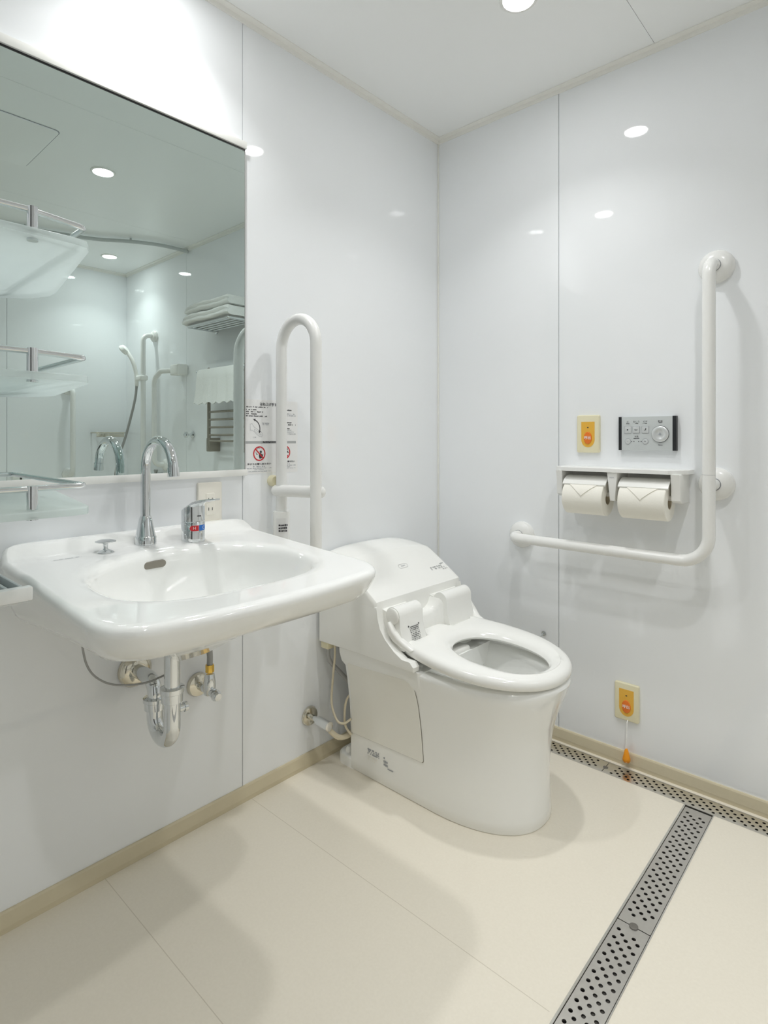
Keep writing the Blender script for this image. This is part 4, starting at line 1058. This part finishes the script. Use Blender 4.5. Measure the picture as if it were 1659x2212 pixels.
# ------------------------------------------------------------------ floor drains
def perforated(bm, L, Wd, org, ax, ay, lanes, pitch, r, z, skew, margin, notch0=True, notch1=True, th=0.003):
    """plate with staggered round holes; ax along its length, ay across"""
    org, ax, ay = Vector(org), Vector(ax), Vector(ay)
    e = 0.006; lw = (Wd - 2 * e) / lanes
    def P(s, q, zz=0): return org + ax * s + ay * q + Vector((0, 0, z + zz))
    # edge strips
    def quad(s0, s1, q0, q1):
        bm.faces.new([bm.verts.new(P(a, b)) for a, b in ((s0, q0), (s1, q0), (s1, q1), (s0, q1))])
    quad(0, L, 0, e); quad(0, L, Wd - e, Wd)
    for i in range(lanes):
        q0 = e + i * lw; q1 = q0 + lw; s = margin + (i * skew) % pitch; 
        if s - margin > 0: pass
        quad(0, s, q0, q1)
        while s + pitch <= L - margin:
            cs, cq = s + pitch / 2, (q0 + q1) / 2; n = 20
            outer, inner, low = [], [], []
            for k in range(n):
                a = 2 * PI * k / n + PI / 4; c, sn = math.cos(a), math.sin(a); m = max(abs(c), abs(sn))
                outer.append(bm.verts.new(P(cs + c / m * pitch / 2, cq + sn / m * lw / 2)))
                inner.append(bm.verts.new(P(cs + c * r, cq + sn * r))); low.append(bm.verts.new(P(cs + c * r, cq + sn * r, -th)))
            for k in range(n):
                k2 = (k + 1) % n
                bm.faces.new((outer[k], outer[k2], inner[k2], inner[k])); bm.faces.new((inner[k], inner[k2], low[k2], low[k]))
            s += pitch
        quad(s, L, q0, q1)
    # folded-down sides
    for q in (0, Wd): bm.faces.new([bm.verts.new(P(a, q, b)) for a, b in ((0, 0), (L, 0), (L, -0.008), (0, -0.008))])
    for s in (0, L): bm.faces.new([bm.verts.new(P(s, a, b)) for a, b in ((0, 0), (Wd, 0), (Wd, -0.008), (0, -0.008))])
ch = thing('drain_channel', 'stainless floor drain channel laid as a T along the wall and across the floor', 'floor drain', (0.7, -0.06, -0.04))
bm = nb()
box(bm, 0.02, XR, DY0, DY1, -0.055, -0.045); box(bm, 0.02, XR, DY0, DY0 + 0.002, -0.05, -0.010); box(bm, 0.02, XR, DY1 - 0.002, DY1, -0.05, -0.010)
box(bm, DX0, DX1, DYE, DY0, -0.055, -0.045); box(bm, DX0, DX0 + 0.002, DYE, DY0, -0.05, -0.010); box(bm, DX1 - 0.002, DX1, DYE, DY0, -0.05, -0.010)
obj('trough', bm, M['darksteel'], ch, flat=True)
bm = nb()
box(bm, 0.02, DX0, DY0, DY0 + 0.003, -0.010, 0.0012); box(bm, DX1, XR, DY0, DY0 + 0.003, -0.010, 0.0012); box(bm, DX0, DX1, DY0, DY0 + 0.003, -0.010, 0.0012)
box(bm, DX0, DX0 + 0.004, DYE, DY0, -0.010, 0.0010); box(bm, DX1 - 0.0025, DX1, DYE, DY0, -0.012, 0.0006)
obj('rim', bm, M['steel'], ch, flat=True)
def grate(L, Wd, org, ax, ay, lanes, label, m, skew, pitch=0.0185, r=0.0042):
    g = nb(); perforated(g, L, Wd, org, ax, ay, lanes, pitch, r, 0.0, skew, 0.012)
    cs = [v.co.copy() for v in g.verts]
    o = obj('drain_grate', g, m, flat=True); tag(o, label, 'drain cover', 'perforated drain covers'); return o
zt = -0.0012
yb = DY1 - 0.0015; wB = (DY1 - DY0) - 0.006
xs = [0.03, 0.1995, 0.7035, 1.2075, 1.7115, 2.2155, 2.7195]
labs = ['short perforated steel cover at the corner behind the toilet', 'perforated steel cover emerging from behind the toilet along the wall', 'perforated steel cover under the pull cord, above the floor channel junction', 'perforated steel cover along the wall past the right edge', 'perforated steel cover along the wall towards the shower', 'perforated steel cover along the wall inside the shower']
for a, b, l_ in zip(xs[:-1], xs[1:], labs):
    if a < 1.3: grate(b - a - 0.002, wB, (a, DY0 + 0.0045, zt), (1, 0, 0), (0, 1, 0), 5, l_, M['steel'], 0.0154, pitch=0.0256, r=0.0042)
    obj('locating_screw', lathe(nb(), [(0.0075, -0.003), (0.0075, 0.0008), (0.006, 0.0014), (0.0, 0.0010)], (b, (DY0 + DY1) / 2, zt), seg=20), M['darksteel'], ch)
ys = [DY0 - 0.003, -0.613, -1.13, -1.64]
labs = ['perforated steel cover running from the wall channel to the screw joint', 'perforated steel cover nearest the viewer in the floor channel', 'perforated steel cover below the camera in the floor channel']
for a, b, l_ in zip(ys[:-1], ys[1:], labs):
    grate(a - b - 0.0022, DX1 - DX0 - 0.0095, (DX0 + 0.0048, a - 0.0011, zt - 0.001), (0, -1, 0), (1, 0, 0), 5, l_, M['steel_dull'], 0.0105, pitch=0.0262, r=0.0042)
    obj('locating_screw', lathe(nb(), [(0.0090, -0.003), (0.0090, 0.0008), (0.007, 0.0014), (0.0, 0.0010)], ((DX0 + DX1) / 2, b, zt), seg=20), M['darksteel'], ch)

# ------------------------------------------------------------------ tiered shelves left of the mirror
ra = thing('tiered_shelf_rack', 'three-tier frosted shelf rack with chrome rails at the left edge', 'shelf', (0.33, -1.7, 0.90))
obj('upright', box(nb(), 0.380, 0.415, -1.82, -1.795, 0.85, 1.40, 0.003), M['silver2'], ra)
for zt_ in (1.312, 1.121, 0.934):
    # plan: (x, y) with the free end to the right in the photograph
    pl = [(0.105, -1.80), (0.105, -1.60), (0.118, -1.55), (0.150, -1.512), (0.200, -1.494), (0.235, -1.494), (0.528, -1.546), (0.546, -1.555), (0.552, -1.575), (0.552, -1.80)]
    pl = pl[::-1]
    sh = obj('shelf', slab(nb(), pl, Frame((0, 0, zt_), (1, 0, 0), (0, 1, 0), (0, 0, 1)), -0.005, 0.005, 0.002), M['frosted'], ra, label='frosted acrylic shelf board')
    zr = zt_ + 0.034
    pth = fillet([(0.533, -1.80, zr), (0.531, -1.625, zr), (0.512, -1.546, zr), (0.140, -1.538, zr), (0.125, -1.80, zr)], 0.010, 6)
    obj('guard_rail', tube(nb(), pth, 0.0042, 12), M['chrome'], sh)
    obj('rail_post', lathe(nb(), [(0.0068, 0.010), (0.0068, 0.042), (0.0, 0.042)], (0.532, -1.620, zt_ - 0.004), seg=24), M['chrome'], sh)
    obj('post_screw', lathe(nb(), [(0.007, -0.008), (0.007, -0.005), (0.002, -0.005), (0.002, 0.016), (0.0, 0.016)], (0.532, -1.620, zt_), seg=16), M['chrome'], sh)
    obj('bracket_arm', box(nb(), 0.385, 0.410, -1.80, -1.627, zt_ - 0.024, zt_ - 0.0052, 0.003), M['silver2'], sh)
ty = thing('wall_tray', 'white open tray overlapping the left side of the basin', 'tray', (0.24, -1.7, 0.782))
bm = nb(); box(bm, 0.392, 0.408, -1.815, -1.582, 0.786, 0.808, 0.003); obj('front_lip', bm, M['whitepaint'], ty)
bm = nb(); box(bm, 0.07, 0.40, -1.588, -1.582, 0.786, 0.800, 0.002); box(bm, 0.07, 0.40, -1.606, -1.600, 0.786, 0.798, 0.002); obj('side_rail', bm, M['silver'], ty, label='grey double side rail')
obj('bottom', box(nb(), 0.07, 0.40, -1.815, -1.586, 0.782, 0.787, 0.001), M['silver2'], ty)

# ------------------------------------------------------------------ shower end, seen in the mirror
# towel shelf with folded towels
t = thing('towel_shelf', 'chrome slatted towel shelf on the wall seen in the mirror', 'towel rack', (1.44, 0, 1.665))
TX0, TX1 = 1.235, 1.655
obj('frame', tube(nb(), fillet([(TX1, 0, 1.672), (TX1, -0.188, 1.672), (TX0, -0.188, 1.672), (TX0, 0, 1.672)], 0.012), 0.0075, 14), M['chrome'], t)
for k in range(5):
    y = -0.025 - k * 0.034
    obj('slat', tube(nb(), [(TX0, y, 1.674), (TX1, y, 1.674)], 0.006, 12), M['chrome'], t)
for x in (TX0, TX1): obj('wall_flange', lathe(nb(), [(0.016, 0), (0.016, 0.006), (0.0, 0.007)], (x, 0, 1.672), (0, -1, 0), 20), M['chrome'], t)
def folded_towel(x0, x1, y0, y1, z0, h_, layers, label, seed):
    rnd = random.Random(seed); bm = nb()
    # spiral cross-section (folded edge rounded) lofted along X with soft waviness
    secs = []
    nx = 16
    for i in range(nx + 1):
        u = i / nx; x = x0 + (x1 - x0) * u
        e = 1 - 0.25 * max(0, (abs(u - 0.5) - 0.40) / 0.10) ** 2
        ring = []
        for k in range(36):
            a = 2 * PI * k / 36; c, s = math.cos(a), math.sin(a)
            yy = (y0 + y1) / 2 + (y1 - y0) / 2 * (abs(c) ** 0.45) * (1 if c > 0 else -1)
            zz = z0 + h_ / 2 * e + h_ / 2 * e * (abs(s) ** 0.6) * (1 if s > 0 else -1)
            gro = 0.0
            if abs(c) > 0.75:
                for q in range(1, layers): gro += 0.010 * math.exp(-((zz - (z0 + h_ * q / layers)) / 0.0035) ** 2)
            zz += 0.003 * math.sin(u * 9 + seed) + 0.002 * math.sin(u * 23 + k)
            ring.append(Vector((x, yy - (gro if c > 0 else -gro), max(z0, zz))))
        secs.append(ring)
    loft(bm, secs); o = obj('folded_towel', bm, M['towel'], angle=70); tag(o, label, 'towel', 'folded towels on the towel shelf'); return o
folded_towel(1.225, 1.690, -0.205, -0.012, 1.6825, 0.062, 2, 'lower folded white towel on the chrome towel shelf', 1)
folded_towel(1.235, 1.675, -0.198, -0.015, 1.7450, 0.056, 2, 'upper folded white towel on the chrome towel shelf', 2)
# ladder towel warmer with a hanging towel
t = thing('ladder_towel_rail', 'small metal ladder towel rail below the towel shelf', 'towel rack', (1.44, 0, 0.96))
for x in (1.635, 1.26): obj('upright', tube(nb(), [(x, -0.065, 0.985), (x, -0.065, 1.44)], 0.010, 14, cap='round'), M['bronze'], t)
for z in (1.02, 1.055, 1.10, 1.145, 1.19, 1.30, 1.41): obj('rung', tube(nb(), [(1.26, -0.065, z), (1.635, -0.065, z)], 0.0065, 12), M['bronze'], t)
for x in (1.635, 1.26): obj('wall_bracket', box(nb(), x - 0.018, x + 0.018, -0.072, 0.0, 0.958, 1.038, 0.004), M['bronze'], t)
obj('towel_bar', tube(nb(), [(1.70, -0.105, 1.425), (1.22, -0.105, 1.425)], 0.006, 12, cap='round'), M['chrome'], t)
for x in (1.66, 1.25): obj('bar_arm', tube(nb(), [(x, 0, 1.425), (x, -0.105, 1.425)], 0.005, 10), M['chrome'], t)
bm = nb(); rows = []
for i in range(33):
    u = i / 32; x = 1.30 + (1.675 - 1.30) * u; wv = 0.004 * math.sin(u * 22) + 0.002 * math.sin(u * 51 + 1)
    bot = 1.235 + 0.006 * math.sin(u * 34) 
    front = [(-0.121 - wv - 0.010, bot), (-0.122 - wv, 1.30), (-0.120 - wv * 0.6, 1.38), (-0.116, 1.425), (-0.105, 1.436), (-0.094, 1.425), (-0.090 + wv * 0.5, 1.36), (-0.090 + wv, 1.26)]
    back = [(a + (0.006 if a < -0.105 else -0.006), b - (0.007 if b > 1.43 else 0)) for a, b in front[::-1]]
    flare = (u - 0.5) * 0.05
    rows.append([Vector((x + flare * max(0, (1.42 - b)) / 0.19 * 0.6, a, b)) for a, b in front + back])
loft(bm, rows); o = obj('hanging_towel', bm, M['towel'], angle=70); tag(o, 'white towel hanging over the bar seen in the mirror', 'towel')
# chrome double hook
t = thing('robe_hook', 'chrome knob robe hook on the wall seen in the mirror', 'hook', (1.93, 0, 1.045))
obj('base', lathe(nb(), [(0.021, 0), (0.021, 0.006), (0.016, 0.010), (0.008, 0.012), (0.007, 0.035), (0.0, 0.035)], (1.93, 0, 1.058), (0, -1, 0), 24), M['chrome'], t)
obj('knob', lathe(nb(), [(0.007, 0.033), (0.014, 0.038), (0.019, 0.044), (0.019, 0.052), (0.013, 0.057), (0.0, 0.058)], (1.93, 0, 1.058), (0, -1, 0), 24), M['chrome'], t)
# shower slide bar, head, hose
t = thing('shower_slide_bar', 'white vertical shower slide bar in the shower corner', 'grab rail', (2.43, 0, 0.72))
sy = -0.085; sx = 2.43
obj('tube', tube(nb(), fillet([(sx, 0, 1.735), (sx, sy, 1.735), (sx, sy, 0.745), (sx, 0, 0.745)], 0.05, 8), 0.0165, 22), M['bar'], t)
for z in (1.735, 0.745): obj('wall_flange', lathe(nb(), [(0.040, 0), (0.040, 0.012), (0.030, 0.024), (0.018, 0.027), (0.0, 0.027)], (sx, 0, z), (0, -1, 0), 28), M['bar'], t)
bm = nb(); box(bm, sx - 0.022, sx + 0.075, sy - 0.030, sy + 0.026, 1.425, 1.462, 0.011, 3); obj('slider_clamp', bm, M['plastic'], t)
t = thing('hand_shower', 'white hand shower with grey hose hanging on the slide bar', 'shower head', (2.5, -0.12, 0.7))
hx = sx + 0.055
obj('handle', tube(nb(), smooth_path([(hx, sy - 0.018, 1.40), (hx + 0.005, sy - 0.022, 1.48), (hx + 0.022, sy - 0.036, 1.56), (hx + 0.055, sy - 0.060, 1.625)], 6), 0.0135, 18, cap='round'), M['plastic'], t)
obj('spray_head', lathe(nb(), [(0.010, -0.016), (0.030, -0.010), (0.038, 0.004), (0.038, 0.014), (0.033, 0.018), (0.0, 0.019)], (hx + 0.066, sy - 0.070, 1.642), (0.6, -0.5, -0.62), 28), M['plastic'], t)
obj('spray_face', lathe(nb(), [(0.030, 0.0185), (0.030, 0.0205), (0.0, 0.0205)], (hx + 0.066, sy - 0.070, 1.642), (0.6, -0.5, -0.62), 28), M['inklight'], t)
obj('hose', tube(nb(), smooth_path([(hx, sy - 0.018, 1.402), (hx + 0.01, sy - 0.03, 1.28), (hx + 0.07, sy - 0.06, 1.06), (hx + 0.15, sy - 0.09, 0.84), (hx + 0.17, sy - 0.08, 0.62), (hx + 0.10, -0.05, 0.48), (hx - 0.05, 0.0, 0.55)], 10), 0.0085, 14), M['hosegrey'], t, label='long grey shower hose')
# short grab bar with a block bracket
t = thing('shower_grab_bar', 'white bent grab bar with block bracket in the shower', 'grab rail', (2.15, 0, 0.8))
obj('tube', tube(nb(), fillet([(2.07, -0.045, 1.47), (2.18, -0.085, 1.47), (2.27, -0.085, 1.43), (2.27, -0.085, 0.86), (2.27, 0.0, 0.86)], [0.03, 0.06, 0.05], 8), 0.0165, 20), M['bar'], t)
obj('bracket', box(nb(), 1.985, 2.085, -0.075, 0.0, 1.435, 1.505, 0.010, 3), M['plastic'], t)
obj('wall_flange', lathe(nb(), [(0.040, 0), (0.040, 0.012), (0.030, 0.024), (0.0, 0.027)], (2.27, 0, 0.86), (0, -1, 0), 28), M['bar'], t)
# shower faucet handle low on the wall
t = thing('shower_tap', 'small dark cross handle tap low on the shower wall', 'faucet', (2.33, 0, 0.79))
obj('stem', tube(nb(), [(2.33, 0, 0.795), (2.33, -0.04, 0.795)], 0.012, 16), M['chrome'], t)
bm = nb()
for k in range(6):
    a = PI * k / 3; tube(bm, [(2.33, -0.045, 0.795), (2.33 + 0.030 * math.cos(a), -0.045, 0.795 + 0.030 * math.sin(a))], 0.007, 10, cap='round')
obj('cross_handle', bm, M['hosegrey'], t)
# soap rack on the far wall corner
t = thing('soap_rack', 'narrow metal soap rack on the shower end wall', 'shelf', (XR, -0.13, 1.04))
obj('frame', tube(nb(), fillet([(XR, -0.03, 1.075), (XR - 0.09, -0.03, 1.075), (XR - 0.09, -0.25, 1.075), (XR, -0.25, 1.075)], 0.01), 0.005, 10), M['nickel'], t)
obj('front_panel', box(nb(), XR - 0.096, XR - 0.091, -0.25, -0.06, 1.045, 1.068, 0.001), M['nickel'], t)
for k in range(4): obj('wire', tube(nb(), [(XR, -0.06 - 0.05 * k, 1.05), (XR - 0.09, -0.06 - 0.05 * k, 1.05)], 0.003, 8), M['nickel'], t)
# end wall grab bar, small box, ring
t = thing('vertical_grab_bar', 'white vertical grab bar on the shower end wall', 'grab rail', (XR, -0.385, 0.76))
obj('tube', tube(nb(), fillet([(XR, -0.40, 1.375), (XR - 0.085, -0.40, 1.375), (XR - 0.085, -0.40, 0.79), (XR, -0.40, 0.79)], 0.045, 8), 0.0165, 20), M['bar'], t)
for z in (1.375, 0.79): obj('wall_flange', lathe(nb(), [(0.042, 0), (0.042, 0.012), (0.032, 0.024), (0.0, 0.027)], (XR, -0.40, z), (-1, 0, 0), 28), M['bar'], t)
t = thing('wall_switch_box', 'small white box on the shower end wall near the mirror bottom', 'switch', (XR, -0.71, 0.75))
obj('case', box(nb(), XR - 0.04, XR, -0.74, -0.68, 0.755, 0.815, 0.006), M['plastic'], t)
obj('slot', box(nb(), XR - 0.0415, XR - 0.039, -0.703, -0.690, 0.765, 0.805, 0.0005), M['dark'], t)
